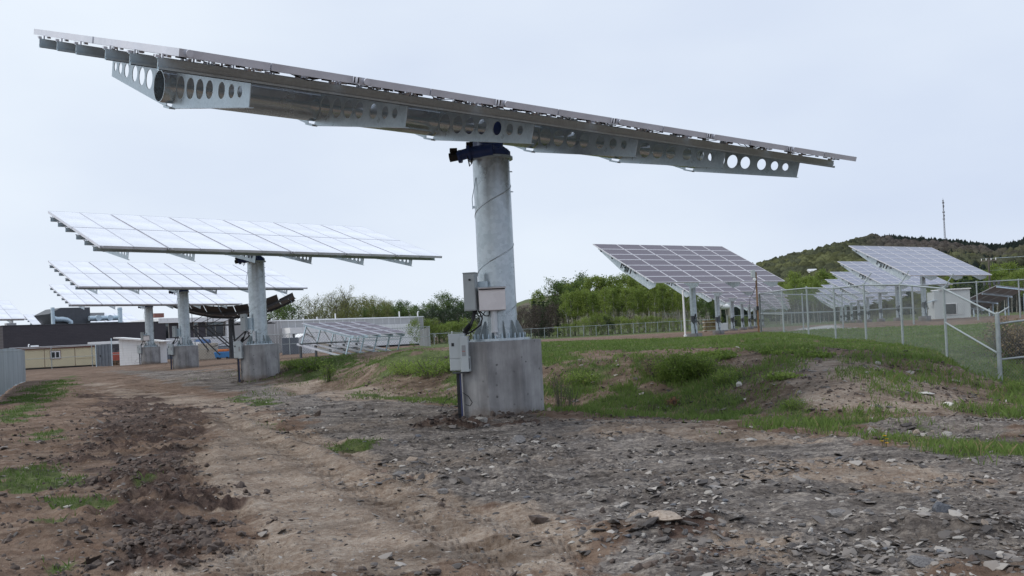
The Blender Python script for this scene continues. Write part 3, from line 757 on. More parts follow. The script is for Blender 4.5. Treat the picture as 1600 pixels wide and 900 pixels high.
def make_tracker():
    T = empty('solar_tracker')
    # footing: octagonal cast block, sunk a little
    m = MB(); n = 8; r = .83
    rot = rad(22.5) - TRZ + rad(6)
    pts = [(r * math.cos(rot + i * math.pi / 4), r * math.sin(rot + i * math.pi / 4)) for i in range(n)]
    m.plate([pts], 1.96, Matrix.Translation((0, 0, .48)))
    m.build('concrete_footing', M['concrete'], T, bevel=.012)
    m = MB(); m.cyl((0, 0, 1.46), (0, 0, 1.505), .60, n=40); fl = m.build('base_flange', M['galv_pole'], T, True)
    for k in range(12):
        a = 2 * math.pi * k / 12 + .1; m = MB()
        R = Matrix.Rotation(a, 4, 'Z') @ Matrix.Rotation(math.pi / 2, 4, 'X')
        m.plate([[(.352, 1.505), (.53, 1.505), (.53, 1.54), (.38, 1.84), (.352, 1.84)]], .012, R)
        m.build('gusset', M['fence_post'], fl)
    m = MB()
    for k in range(24):
        a = 2 * math.pi * (k + .5) / 24 + .1; m.cyl((.5 * math.cos(a), .5 * math.sin(a), 1.50), (.5 * math.cos(a), .5 * math.sin(a), 1.60), .016, n=6)
    m.build('anchor_bolts', M['galv_dark'], fl, kind='stuff')
    m = MB(); m.cyl((0, 0, 1.5), (0, 0, 5.0), .358, n=48); m.build('pillar', M['galv_pole'], T, True)
    m = MB(); m.cyl((0, 0, 1.93), (0, 0, 1.965), .366, n=48); m.build('weld_ring', M['galv_pole'], T, True)
    m = MB(); pts = []
    for i in range(120):
        s = i / 119; zz = 1.98 + 2.6 * s; a = -TRZ - 2 * math.pi * (4.44 - zz) / 1.13; pts.append((.355 * math.cos(a), .355 * math.sin(a), zz))
    m.tube(pts[::-1], .0125, 8); m.build('spiral_weld_seam', M['galv_pole'], T, True)
    m = MB(); m.cyl((0, 0, 4.955), (0, 0, 5.0), .425, n=48); m.build('top_flange', M['galv_dark'], T, True)
    # slew drive
    m = MB(); m.cyl((0, 0, 5.0), (0, 0, 5.10), .385, .385, 40); m.cyl((0, 0, 5.10), (0, 0, 5.2), .385, .27, 40); m.cyl((0, 0, 5.2), (0, 0, 5.34), .25, n=32)
    for k in range(18):
        a = 2 * math.pi * k / 18; m.cyl((.335 * math.cos(a), .335 * math.sin(a), 5.08), (.335 * math.cos(a), .335 * math.sin(a), 5.145), .02, n=6)
    sl = m.build('slew_drive', M['blue_gear'], T, True)
    p0, p1, p2, p3 = LW(.05, -.40, 5.09), LW(-.42, -.34, 5.05), LW(-.62, -.31, 5.01), LW(-.78, -.29, 4.99)
    m = MB(); m.cyl(p0, p1, .115, n=20); m.cyl(p1, p2, .10, n=20)
    m.cyl(LW(-.36, -.35, 5.06), LW(-.42, -.34, 5.05), .15, n=20); m.cyl(LW(-.55, -.32, 5.0), LW(-.60, -.31, 5.0), .125, n=20)
    m.build('worm_gear', M['blue_gear'], sl, True)
    m = MB(); m.cyl(p2, p3, .085, n=18); m.build('drive_motor', M['rubber'], sl, True)
    m = MB(); m.box(LW(-.70, -.32, 5.12), (.14, .12, .07), RW(.1)); m.build('terminal_box', M['rubber'], sl)
    m = MB(); m.box(LW(-.40, -.36, 5.19), (.10, .10, .12), RW(.1)); m.build('sensor_box', M['rubber'], sl)
    m = MB(); m.tube([LW(-.45, -.36, 5.1), LW(-.42, -.44, 4.9), LW(-.40, -.45, 4.78), LW(-.36, -.42, 4.84), LW(-.33, -.36, 5.3), LW(-.36, -.2, 5.5)], .014); m.build('drive_cable', M['rubber'], sl, True)
    # head: saddle, tilt drive, tube
    m = MB(); m.cyl((-.06, 0, -.58), (.20, 0, -.58), .32, n=32); m.cyl((.20, 0, -.58), (.23, 0, -.58), .36, n=32)
    m.box((.02, -.05, -.86), (.40, .42, .2)); m.build('tilt_drive', M['blue_gear'], T, True, HEAD)
    m = MB()
    ro, ri, N = .245, .236, 48
    for x0, x1 in ((-6.30, 6.28),):
        vs = []
        for r_ in (ro, ri):
            for x in (x0, x1):
                vs += [(x, r_ * math.cos(2 * math.pi * i / N), -.58 + r_ * math.sin(2 * math.pi * i / N)) for i in range(N)]
        fs = []
        for i in range(N):
            j = (i + 1) % N
            fs += [(i, j, N + j, N + i), (2 * N + j, 2 * N + i, 3 * N + i, 3 * N + j), (i, 2 * N + i, 2 * N + j, j), (N + j, 3 * N + j, 3 * N + i, N + i)]
        m.add(vs, fs)
    m.build('torque_tube', M['tube_steel'], T, True, HEAD)
    # girders: tapered plates with round holes
    holes = [(.433, -.545, .172), (.838, -.527, .158), (1.212, -.508, .146), (1.576, -.487, .132), (2.018, -.464, .118), (2.364, -.447, .096), (2.646, -.433, .078)]
    gm = MB()
    P = Matrix(((0, 0, 1, 0), (1, 0, 0, 0), (0, 1, 0, 0), (0, 0, 0, 1)))    # plate xy -> v,w
    for sgn in (1, -1):
        hs = list(holes) if sgn < 0 else [(v + .16, w + .006, d) for v, w, d in holes]
        out = [(.245, -.29), (2.98, -.27), (2.98, -.605), (.12, -.885), (.12, -.84), (.245, -.72)]
        loops = [[(sgn * a, b) for a, b in out]] + [ring(d, 28, sgn * v, w) for v, w, d in hs]
        gm.plate(loops, .012, P)
        # folded lower and upper lips
        gm.beam((.03 * 1, sgn * .12, -.885), (.03, sgn * 2.98, -.607), .07, .008)
        gm.beam((.03, sgn * .25, -.285), (.03, sgn * 2.98, -.268), .07, .008)
    gm.plate([[(.13, -.9), (-.13, -.9), (-.13, -.87), (.13, -.87)]], .1, P)
    gme = gm.mesh('girder', M['galv'])
    for k in range(6):
        o = link('girder', gme, T, HEAD @ Matrix.Translation(((k - 2.5) * TL, 0, 0)))
    # purlins (cold formed sections)
    pm = MB()
    for w0, dv, hh, th in ((-.222, 0, .15, .012),): pm.box((-.06, 0, w0), (14.64, th, hh))
    pm.box((-.06, .035, -.153), (14.64, .07, .012)); pm.box((-.06, -.03, -.291), (14.64, .06, .012)); pm.box((-.06, -.055, -.275), (14.64, .010, .04))
    pm.box((-.06, -.010, -.222), (14.64, .01, .045))
    pme = pm.mesh('purlin', M['galv_dark'])
    for v in (2.76, 1.65, .57, -.89, -1.96, -3.03): link('purlin', pme, T, HEAD @ Matrix.Translation((0, v, 0)))
    # modules
    w, l = TL / 2 - .05, TR - .045
    fme = panel_frame(w, l, .096, .026, None).mesh('solar_panel', M['alu'])
    gmm = MB(); gmm.box((0, 0, -.009), (w - .052, l - .052, .010)); gme2 = gmm.mesh('glass_pane', M['pv_pale'])
    for i in range(12):
        off = .016 if i % 2 == 0 else -.016       # a narrow gap inside each pair, a wide one between pairs
        for sy in (-1, 1):
            o = link('solar_panel', fme, T, HEAD @ Matrix.Translation(((i - 5.5) * TL / 2 + off, sy * TR / 2, 0)))
            link('glass_pane', gme2, o)
    # edge rail joints, clamps, connectors and leads under the front edge
    m = MB(); c2 = MB()
    for v in (2.76, 1.65, .57, -.89, -1.96, -3.03):
        for i in range(13):
            u = (i - 6) * TL / 2; u += .03 if i == 0 else (-.14 if i == 12 else 0)
            m.box((u - .07, v + .02, -.13), (.05, .06, .034)); m.box((u + .07, v + .02, -.115), (.05, .06, .03))
            m.box((u, v + .03, -.12), (.02, .03, .06))
    for i in range(6): m.cyl((-6 * TL / 2 + i * TL + .16, -TR - .012, -.045), (-6 * TL / 2 + i * TL + .16, -TR + .01, -.045), .045, n=14)
    m.build('panel_clamps', M['alu'], T, False, HEAD, 'stuff')
    g = random.Random(5)
    for i in range(46):
        u = -7.0 + 14 * i / 45 + g.uniform(-.1, .1); v = g.choice((-3.35, -3.2, -2.7, -2.2, -1.2))
        c2.box((u, v, -.108), (g.uniform(.05, .14), .05, .022))
    for i in range(26):
        u = -6.8 + 13.4 * i / 25; v = g.uniform(-3.4, -2.2)
        c2.tube([(u, v, -.09), (u + .15, v + .03, -.09 - g.uniform(.02, .06)), (u + .32, v + .05, -.10 - g.uniform(.0, .05)), (u + .5, v, -.09)], .007, 4)
    for i in range(1, 6):
        for s in (-1, 1): c2.box((-6 * TL / 2 + i * TL + s * .028, -TR - .002, -.045), (.014, .012, .078))
    c2.build('module_connectors', M['rubber'], T, False, HEAD, 'stuff')
    m = MB(); m.tube([LW(-.30, -.2, 4.6), LW(-.39, -.2, 4.2), LW(-.39, -.2, 4.0)], .008); m.box(LW(-.37, -.1, 4.05), (.02, .02, .05))
    for zz in (4.72, 4.33): m.box(LW(.37, .02, zz), (.07, .02, .018))
    m.build('pillar_studs', M['galv_dark'], T, kind='stuff')
    # cabinets on the camera side
    yw = rad(-14)
    c0 = LW(-.49, -.44, 2.40); m = MB(); m.box(c0, (.235, .20, .70), RW(yw)); m.box(c0 + Vector((0, 0, .362)), (.25, .215, .022), RW(yw)); cab = m.build('control_cabinet', M['box_grey'], T, bevel=.008)
    m = MB(); m.box(LW(-.49, -.44, 2.40) + RW(yw) @ Vector((.0, -.108, 0)), (.215, .014, .665), RW(yw)); m.build('cabinet_door', M['box_grey'], cab, bevel=.006)
    m = MB(); q0 = c0 + RW(yw) @ Vector((.02, -.118, .23)); m.cyl(q0, q0 + RW(yw) @ Vector((0, -.022, 0)), .02, n=12); m.build('door_lock', M['black'], cab, True)
    m = MB(); m.box(c0 + RW(yw) @ Vector((.20, .13, -.05)), (.2, .05, .5), RW(yw)); m.build('cabinet_bracket', M['galv'], cab)
    yw = rad(5)
    c0 = LW(-.10, -.52, 2.24); m = MB(); m.box(c0, (.50, .20, .42), RW(yw)); ss = m.build('junction_box', M['stainless'], T, bevel=.008)
    m = MB(); m.box(c0 + RW(yw) @ Vector((0, -.108, -.012)), (.49, .014, .375), RW(yw)); m.build('box_lid', M['stainless'], ss, bevel=.004)
    m = MB(); m.box(c0 + RW(yw) @ Vector((0, -.09, .226)), (.53, .26, .012), RW(yw) @ Matrix.Rotation(rad(8), 3, 'X')); m.build('rain_hood', M['stainless'], ss)
    m = MB(); m.box(c0 + RW(yw) @ Vector((0, -.102, .196)), (.49, .012, .02), RW(yw)); m.build('lid_gap_strip', M['black'], ss)  # thin black strip between the lid and the rain hood
    p = LW(-.075, -.50, 2.03)
    m = MB(); m.cyl(p, (p.x, p.y, 1.64), .06, n=20); m.cyl((p.x, p.y, 1.66), (p.x, p.y, 1.62), .068, n=20); m.tube([(p.x, p.y, 1.62), (p.x + .02, p.y - .01, 1.56), (p.x + .07, p.y, 1.53)], .025); m.build('conduit', M['pvc'], T, True)
    yw = rad(-6)
    c0 = LW(-.745, -.50, 1.265); m = MB(); m.box(c0 + RW(yw) @ Vector((-.04, 0, .02)), (.30, .20, .70), RW(yw)); inv = m.build('inverter', M['box_grey2'], T, bevel=.012)
    R_ = RW(yw)
    m = MB(); m.box(c0 + R_ @ Vector((-.075, -.107, .135)), (.215, .016, .465), R_); m.build('inverter_cover', M['box_grey2'], inv, bevel=.008)
    m = MB(); m.box(c0 + R_ @ Vector((-.075, -.107, -.21)), (.215, .016, .205), R_); m.build('inverter_lower_cover', M['box_grey2'], inv, bevel=.008)
    m = MB(); m.box(c0 + R_ @ Vector((.108, -.10, -.02)), (.15, .19, .66), R_); m.box(c0 + R_ @ Vector((.135, -.05, -.21)), (.14, .25, .275), R_); m.build('connection_unit', M['box_grey2'], inv, bevel=.008)
    m = MB(); m.box(c0 + R_ @ Vector((-.115, -.118, .165)), (.05, .008, .062), R_); m.build('display', M['black'], inv)
    m = MB(); m.box(c0 + R_ @ Vector((.10, -.198, .045)), (.07, .004, .20), R_); wl_ = m.build('warning_label', painted('grey_label', (.30, .31, .32), .5, .03), inv)
    m = MB(); m.box(c0 + R_ @ Vector((.10, -.2015, .035)), (.055, .002, .012), R_); m.build('label_stripe', painted('label_red', (.42, .12, .10), .5, .03), wl_)
    m = MB(); m.box(c0 + R_ @ Vector((.19, -.177, -.20)), (.018, .006, .20), R_)
    for k in range(3): m.box(c0 + R_ @ Vector((.19, .0, .16 + .07 * k)), (.022, .03, .03), R_)
    m.box(c0 + R_ @ Vector((.0, -.02, -.365)), (.30, .14, .03), R_)
    m.build('vent_and_glands', M['darkgrey'], inv, kind='stuff')
    m = MB()
    for k, (x, y) in enumerate(((-.60, -.45), (-.57, -.42), (-.54, -.40), (-.50, -.43))):
        m.tube([LW(-.46 + .02 * k, -.45, 2.05), LW(-.50, -.46 - .01 * k, 1.86 - .02 * k), LW(x - .04, y, 1.72), LW(x - .08 - .02 * k, y - .03, 1.60)], .017)
    m.tube([LW(-.36, -.47, 2.05), LW(-.30, -.50, 1.90), LW(-.33, -.50, 1.78), LW(-.50, -.48, 1.66), LW(-.62, -.46, 1.61)], .017)
    m.tube([LW(-.34, -.5, 2.04), LW(-.24, -.53, 1.94), LW(-.17, -.52, 1.94), LW(-.15, -.5, 2.03)], .012)
    m.tube([LW(-.42, -.47, 2.05), LW(-.37, -.52, 1.95), LW(-.30, -.50, 1.93), LW(-.24, -.42, 2.03)], .010)
    m.build('cables', M['rubber'], T, True)
    m = MB(); m.box(LW(-.80, -.46, .42), (.075, .075, 1.0), RW(0)); m.build('cable_duct', M['black'], T)
    m = MB(); m.tube([LW(-.765, -.50, .9), LW(-.76, -.51, .4), LW(-.755, -.51, -.1)], .016); m.build('blue_cable', painted('navy_cable', (.03, .04, .12), .5, .2), T, True)
    m = MB(); m.tube([LW(-.73, -.52, .52), LW(-.62, -.72, .46), LW(-.55, -.75, .34), LW(-.60, -.74, .28), LW(-.68, -.62, .3)], .008)
    m.tube([LW(-.8, -.52, .50), LW(-1.05, -.6, .40), LW(-1.18, -.6, .18)], .006); m.tube([LW(-.78, -.55, .12), LW(-1.0, -.7, .10), LW(-1.22, -.72, .06)], .008)
    m.build('loose_leads', M['rubber'], T, True)
    return T

T1 = make_tracker()
rowv = np.array([-10.488, 22.5, .16])
spots = [(-.254, 18.837, 0.0, 'nearest solar tracker, seen edge-on with tilted panels on a thick galvanised pillar and concrete footing'),
         (-10.742, 41.337, .16, 'second solar tracker in the row, its pale panel top whole, left of the nearest pillar'),
         (-21.45, 63.8, .32, 'third solar tracker in the row, its pillar between the white shed and the second pillar'),
         (-32.1, 86.3, .44, 'fourth solar tracker in the row, its footing beside the white shed'),
         (-53.6, 90.0, .16, 'solar tracker cut off by the left edge of the photo above the dark building'),
         (-60.6, 138.5, .2, 'far solar tracker whose pillar top shows above the dark building roof')]
for i, (x, y, z, lb) in enumerate(spots):
    o = T1 if i == 0 else copy_tree(T1)
    o.location = (x, y, z); o.rotation_euler = (0, 0, TRZ)
    tag(o, lb, 'solar tracker', 'galvanised solar trackers in rows')
    if i in (1, 2):
        for c in list(o.children):
            if c.name.startswith('junction_box'):
                for g in list(c.children): bpy.data.objects.remove(g)
                bpy.data.objects.remove(c)

# ================================================================== pole mounted arrays on the plateau
A_AZ, A_TI, AW, AH = rad(54.0), rad(28.0), 9.55, 4.77
A_RZ = math.pi / 2 - A_AZ
def make_array(pv, post_h=3.93, parts=True):
    T = empty('solar_array')
    HM = Matrix.Translation((0, 0, post_h)) @ Matrix.Rotation(A_TI, 4, 'X')
    m = MB(); m.box((0, 0, -.05), (.56, .56, .7)); m.build('concrete_footing', M['concrete'], T, bevel=.01)
    m = MB(); m.cyl((0, 0, .2), (0, 0, post_h - .35), .165, n=24); m.build('post', M['galv_pole'], T, True)
    m = MB(); m.cyl((-4.6, 0, -.36), (4.6, 0, -.36), .12, n=20); m.build('torque_tube', M['galv_pole'], T, True, HM)
    gm = MB(); P = Matrix(((0, 0, 1, 0), (1, 0, 0, 0), (0, 1, 0, 0), (0, 0, 0, 1)))
    gm.plate([[(-2.25, -.10), (2.25, -.10), (2.25, -.22), (.3, -.52), (-.3, -.52), (-1.95, -.56), (-2.25, -.30)]], .01, P)
    gm.beam((.04, -2.25, -.1), (.04, 2.25, -.1), .09, .01); gm.beam((.03, .3, -.52), (.03, 2.25, -.22), .06, .01); gm.beam((.03, -.3, -.52), (.03, -1.95, -.56), .06, .01)
    gme = gm.mesh('girder', M['galv_pole'])
    for u in (-4.45, -1.55, 1.45, 4.4): link('girder', gme, T, HM @ Matrix.Translation((u, 0, 0)))
    pw, ph = AW / 6, AH / 7
    if parts:
        fme = panel_frame(pw - .022, ph - .022, .05, .03, None).mesh('solar_panel', M['pv_frame'])
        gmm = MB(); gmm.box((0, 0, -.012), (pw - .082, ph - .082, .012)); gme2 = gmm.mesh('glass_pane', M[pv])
        for i in range(6):
            for j in range(7):
                o = link('solar_panel', fme, T, HM @ Matrix.Translation(((i - 2.5) * pw, (j - 3) * ph, 0)))
                link('glass_pane', gme2, o)
    else:
        m = MB()
        for i in range(6):
            for j in range(7):
                f = panel_frame(pw - .022, ph - .022, .05, .03, None); ox, oy = (i - 2.5) * pw, (j - 3) * ph
                m.cur = 0; m.add([(a + ox, b + oy, c) for a, b, c in f.v], f.f); m.cur = 1; m.box((ox, oy, -.012), (pw - .082, ph - .082, .012))
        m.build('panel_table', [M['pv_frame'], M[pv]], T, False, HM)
    m = MB()
    for k in range(5):
        v = -1.8 + .9 * k; m.box((-4.62, v, -.16), (.04, .10, .06))
    m.box((-4.66, .1, -.17), (.03, .06, .34)); m.box((-4.66, -.18, -.12), (.03, .5, .04)); m.box((-4.66, -.42, -.2), (.03, .06, .3)); m.box((-4.66, -.62, -.2), (.03, .06, .3))
    m.build('cable_brackets', M['black'], T, False, HM)
    m = MB(); m.box((-.17, -.06, 1.05), (.12, .2, .3), Matrix.Rotation(-.5, 3, 'Z')); m.build('switch_box', M['darkgrey'], T)
    m = MB(); c, s = math.cos(-A_RZ), math.sin(-A_RZ)
    def W(x, y, z): return (x * c - y * s, x * s + y * c, z)
    m.tube([W(.0, -.18, .0), W(.02, -.2, .4), W(-.03, -.19, .8), W(.02, -.19, 1.2), W(.06, -.18, 1.3), W(.09, -.18, 1.1), W(.07, -.2, .85)], .022)
    m.tube([W(.07, -.2, .95), W(.17, -.18, .9), W(.24, -.1, .78), W(.27, -.05, .74)], .022); m.tube([W(-.15, -.15, 1.2), W(-.12, -.2, .9), W(-.02, -.2, .75)], .022)
    m.build('cables', M['rubber'], T, True)
    return T
ordi = ['first', 'second', 'third', 'fourth', 'fifth', 'sixth', 'seventh', 'eighth']
for grp, pv, x0, y0, z0, dz in ((1, 'pv_purple', 9.34, 50.0, .82, -.03), (2, 'pv_sky_tint', 26.85, 63.4, 1.09, -.07)):
    full = make_array(pv); lite = make_array(pv, parts=False)
    uf = ul = False
    for k in range(8):
        det = k < (4 if grp == 1 else 3)
        src = full if det else lite
        first = not (uf if det else ul)
        o = src if first else copy_tree(src)
        if det: uf = True
        else: ul = True
        o.location = (x0 + 4.58 * k, y0 + 15.85 * k, z0 + dz * k); o.rotation_euler = (0, 0, A_RZ)
        tag(o, ('purplish solar array on one post, %s of the row left of the chain link fence' if grp == 1 else 'pale blue solar array on one post, %s of the row behind the chain link fence') % ordi[k],
            'solar array', 'purplish pole-mounted arrays' if grp == 1 else 'pale blue pole-mounted arrays')

# ================================================================== low table of panels on an aluminium frame by the grey building
T = empty('panel_table', (-10.0, 63.0, Hs(-10, 63)), math.pi / 2 - rad(17.0), 'low tilted table of purplish panels on angled aluminium legs before the grey building', 'solar table')
zc = 2.39 - T.location.z
HM = Matrix.Translation((0, 0, zc)) @ Matrix.Rotation(rad(15.8), 4, 'X')
fme = panel_frame(1.93, .80, .05, .022, None).mesh('solar_panel', M['alu']); gmm = MB(); gmm.box((0, 0, -.012), (1.87, .74, .012)); gme2 = gmm.mesh('glass_pane', M['pv_table'])
for i in range(4):
    for j in range(4):
        o = link('solar_panel', fme, T, HM @ Matrix.Translation(((i - 1.5) * 1.985, (j - 1.5) * .845 - .12 * (i - 1.5), .05 * (i - 1.5)))); link('glass_pane', gme2, o)
for i in range(5):
    u = (i - 2) * 1.93
    m = MB(); m.beam((u, -1.72, -.14), (u, 1.75, -.14), .06, .16); m.build('rafter', M['galv_dark'], T, False, HM)
    for v in (-1.5, 1.55):
        m = MB(); m.beam((u - .13, v, -1.36), (u, v, -.2), .10, .06, (0, 1, 0)); m.build('leg', M['galv_dark'], T, False, HM)
    m = MB(); m.beam((u - .13, -1.8, -1.42), (u - .13, 1.85, -1.42), .10, .11); m.build('base_skid', M['alu'], T, False, HM)
    if i < 4:
        m = MB(); m.beam((u, 1.55, -.25), (u + 1.8, 1.55, -1.3), .03, .03); m.build('brace', M['galv_dark'], T, False, HM)
        m = MB(); m.beam((u - .1, 1.5, -1.42), (u + 1.8, -1.5, -1.42), .05, .05); m.build('base_diagonal', M['alu'], T, False, HM)
    zl = HM @ Vector((u - .13, 1.6, -1.47)); m = MB(); m.box((zl.x, zl.y, zl.z / 2 - .1), (.12, .12, zl.z + .2)); m.build('stand', M['darkgrey'], T)
for v in (-1.5, 1.55):
    m = MB(); m.beam((-4.2, v, -1.33), (4.0, v, -1.33), .07, .06); m.build('base_rail', M['darkgrey'] if v > 0 else M['alu'], T, False, HM)
m = MB(); m.beam((-3.95, -1.66, -.2), (3.95, -1.66, -.2), .05, .05); m.build('front_rail', M['galv_dark'], T, False, HM)
m = MB(); m.beam((-3.95, -1.66, -.42), (3.95, -1.66, -.42), .03, .03); m.build('lower_front_rail', M['galv_dark'], T, False, HM)

# ================================================================== dark dish tracker behind
dx, dy = -27.3, 95.0
T = empty('dish_tracker', (dx, dy, Hs(dx, dy)), rad(8), 'dark concave solar dish on a lattice truss and mast behind the second pillar', 'solar dish')
z0 = 4.25 - T.location.z
m = MB(); m.cyl((-.15, 0, -.3), (-.15, 0, z0), .22, .16, 16); m.cyl((.25, .1, -.3), (.1, .05, z0), .10, n=12); m.build('mast', M['dish_dark'], T, True)
nx_, ny_ = 9, 5
def dz_(x, y): return .042 * x * x + .045 * y * y
for i in range(nx_):
    for j in range(ny_):
        if abs(i - 4) == 4 and abs(j - 2) == 2: continue
        x0_, x1_ = (i - 4.5) * 1.36 + .03, (i - 3.5) * 1.36 - .03; y0_, y1_ = (j - 2.5) * 1.3 + .03, (j - 1.5) * 1.3 - .03
        mm = MB(); q = [(x, y, z0 + .35 + dz_(x, y) - .10 * y) for x, y in ((x0_, y0_), (x1_, y0_), (x1_, y1_), (x0_, y1_))]
        mm.add(q + [(a, b, c - .05) for a, b, c in q], [(0, 1, 2, 3), (7, 6, 5, 4), (0, 4, 5, 1), (1, 5, 6, 2), (2, 6, 7, 3), (3, 7, 4, 0)])
        mm.build('mirror_facet', M['dish_dark'], T)
for s in (-1, 1):
    m = MB(); yv = s * 1.6
    pts = [(x, yv, z0 + .2 + dz_(x, yv) - .1 * yv) for x in (-6, -4, -2, 0, 2, 4, 6)]
    for a, b in zip(pts, pts[1:]): m.beam(a, b, .10, .22)
    for a, b in zip(pts[1:-1], pts[2:-1]): m.beam((a[0], a[1], z0 - .55), (b[0], b[1], z0 - .55), .08, .08); m.beam((a[0], a[1], z0 - .55), b, .05, .05); m.beam(a, (a[0], a[1], z0 - .55), .05, .05)
    m.build('truss_rib', M['dish_dark'], T)
for (p, q) in (((-4.1, -1.2, z0 - .1), (-1.2, -.2, .4)), ((-2.6, 1.2, z0 - .3), (-.3, .1, 1.4)), ((3.9, -1.2, z0 - .1), (.6, -.1, 1.3)), ((2.4, -1.0, z0 - .4), (.1, 0, 1.6)), ((-2.6, -1.2, z0 - .4), (-.2, -.1, 1.0)), ((-4.1, -1.2, z0 - .1), (-2.2, -.6, .9))):
    m = MB(); m.beam(p, q, .11, .11); m.build('strut', M['dish_dark'], T)
for (p, q) in (((-3.4, -.9, 3.2), (-1.6, -.4, 3.6)), ((-2.7, -.7, 2.2), (-1.0, -.3, 2.5)), ((-1.9, -.5, 1.2), (-.5, -.1, 1.6)), ((-3.4, -.9, 3.2), (-1.6, -.4, 2.0))):
    m = MB(); m.beam(p, q, .06, .06); m.build('lacing', M['dish_dark'], T)
m = MB(); m.cyl((5.9, -1.0, z0 + 1.4), (4.6, .6, z0 + 2.6), .03, n=8); m.cyl((-1.4, -.5, z0 + .5), (-1.8, -.6, z0 + 2.7), .06, n=8); m.cyl((-.9, .5, z0 + .5), (-1.7, -.5, z0 + 2.7), .06, n=8); m.build('receiver_boom', M['galv_dark'], T)

# ================================================================== fences
def chain_mesh(p0, p1, h, z0, z1, pitch, r):
    """diagonal wires between two posts, clipped to the panel"""
    p0, p1 = Vector((*p0, 0)), Vector((*p1, 0)); L = (p1 - p0).length; d = (p1 - p0) / L
    nrm = Vector((-d.y, d.x, 0)); V = []; F = []
    def P(s, t): return p0 + d * s + Vector((0, 0, z0 + (z1 - z0) * s / L + t))
    for sg, off in ((1, r), (-1, -r)):
        k = -h if sg > 0 else 0.0
        while k < (L if sg > 0 else L + h):
            if sg > 0: s0, s1 = max(k, 0), min(k + h, L); t0, t1 = s0 - k, s1 - k
            else: s0, s1 = max(k - h, 0), min(k, L); t0, t1 = k - s0, k - s1
            if s1 - s0 > .02:
                a, b = P(s0, t0) + nrm * off, P(s1, t1) + nrm * off
                u = (b - a).normalized(); w = u.cross(nrm)
                n = len(V)
                for q in (a, b):
                    for c in (0, 1, 2):
                        an = c * 2.0944; V.append(q + nrm * (r * math.cos(an)) + w * (r * math.sin(an)))
                for c in range(3): F.append((n + c, n + (c + 1) % 3, n + 3 + (c + 1) % 3, n + 3 + c))
            k += pitch
    return V, F

def fence(name, pts, h, label, pitch=.08, wr=.0022, pr=.03, rail=True, mesh=True, top=None, wire='chain', barb=False, group=None, mid=False, zoff=0.0):
    o = empty(name, (0, 0, 0), 0, label, 'fence', group)
    zs = [Hs(*p) - .02 + zoff for p in pts]
    VV, FF = MB(), None
    for i, p in enumerate(pts):
        m = MB(); R_ = pr * (1.35 if i in (0, len(pts) - 1) else 1)
        m.cyl((p[0], p[1], zs[i] - .3), (p[0], p[1], zs[i] + h + .03), R_, n=12)
        m.cyl((p[0], p[1], zs[i] + h + .03), (p[0], p[1], zs[i] + h + .07), R_ * 1.15, R_ * .6, 12)
        m.build('post', M['fence_post'], o, True)
        if barb:
            m = MB(); m.tube([(p[0], p[1], zs[i] + h), (p[0] + .18, p[1] - .1, zs[i] + h + .32)], .014); m.build('barb_arm', M['fence_post'], o)
    for i in range(len(pts) - 1):
        a, b = pts[i], pts[i + 1]
        if rail:
            m = MB(); m.cyl((a[0], a[1], zs[i] + h), (b[0], b[1], zs[i + 1] + h), pr * .75, n=10); m.build('top_rail', M['fence_post'], o, True)
        if mid:
            m = MB(); m.cyl((a[0], a[1], zs[i] + h * .52), (b[0], b[1], zs[i + 1] + h * .52), pr * .6, n=8); m.build('mid_rail', M['fence_post'], o, True)
        if mesh:
            v, f = chain_mesh(a, b, h, zs[i], zs[i + 1], pitch, wr); VV.add(v, f)
    if mesh: VV.build('chain_mesh', M[wire], o, kind='stuff')
    return o, zs

FX = 12.0
nf = [(11.95, 24.0), (12, 27.0), (12, 30.0), (12, 33.1), (12, 36.2), (12, 39.5), (12, 43.1), (12, 47.0)]
H0 = 1.92
fo, fz = fence('chain_link_fence', nf, H0, 'near chain link fence, its top rail sloping down to the thick corner post', .085, .0021, .035, barb=False)
# corner post is thicker, with brace rails
m = MB(); x, y = nf[0]; m.cyl((x, y, fz[0] - .3), (x, y, fz[0] + H0 + .04), .052, n=14)
for t_ in (.25, .6, 1.0, 1.35, 1.7): m.cyl((x, y, fz[0] + t_), (x, y, fz[0] + t_ + .035), .060, n=14)
m.cyl((x, y, fz[0] - .05), (x, y, fz[0] + .02), .12, n=10)
m.build('corner_post', M['fence_post'], fo, True)
m = MB(); m.cyl((12, 27, fz[1] + .98), (x, y, fz[0] + .96), .024, n=10); m.build('brace_rail', M['fence_post'], fo, True)
m = MB(); m.cyl((12, 47, fz[-1] + .95), (12, 43.1, fz[-2] + .86), .024, n=10); m.build('brace_rail', M['fence_post'], fo, True)
for k in (2, 3, 1):
    m = MB(); m.tube([(12, nf[k][1], fz[k] + H0), (12.25, nf[k][1] - .1, fz[k] + H0 + .4)], .016); m.build('barb_arm', M['fence_post'], fo)
m = MB(); m.tube([(x, y, fz[0] + H0 + .02), (x + .28, y - .05, fz[0] + H0 + .18)], .022); m.build('barb_arm', M['fence_post'], fo)
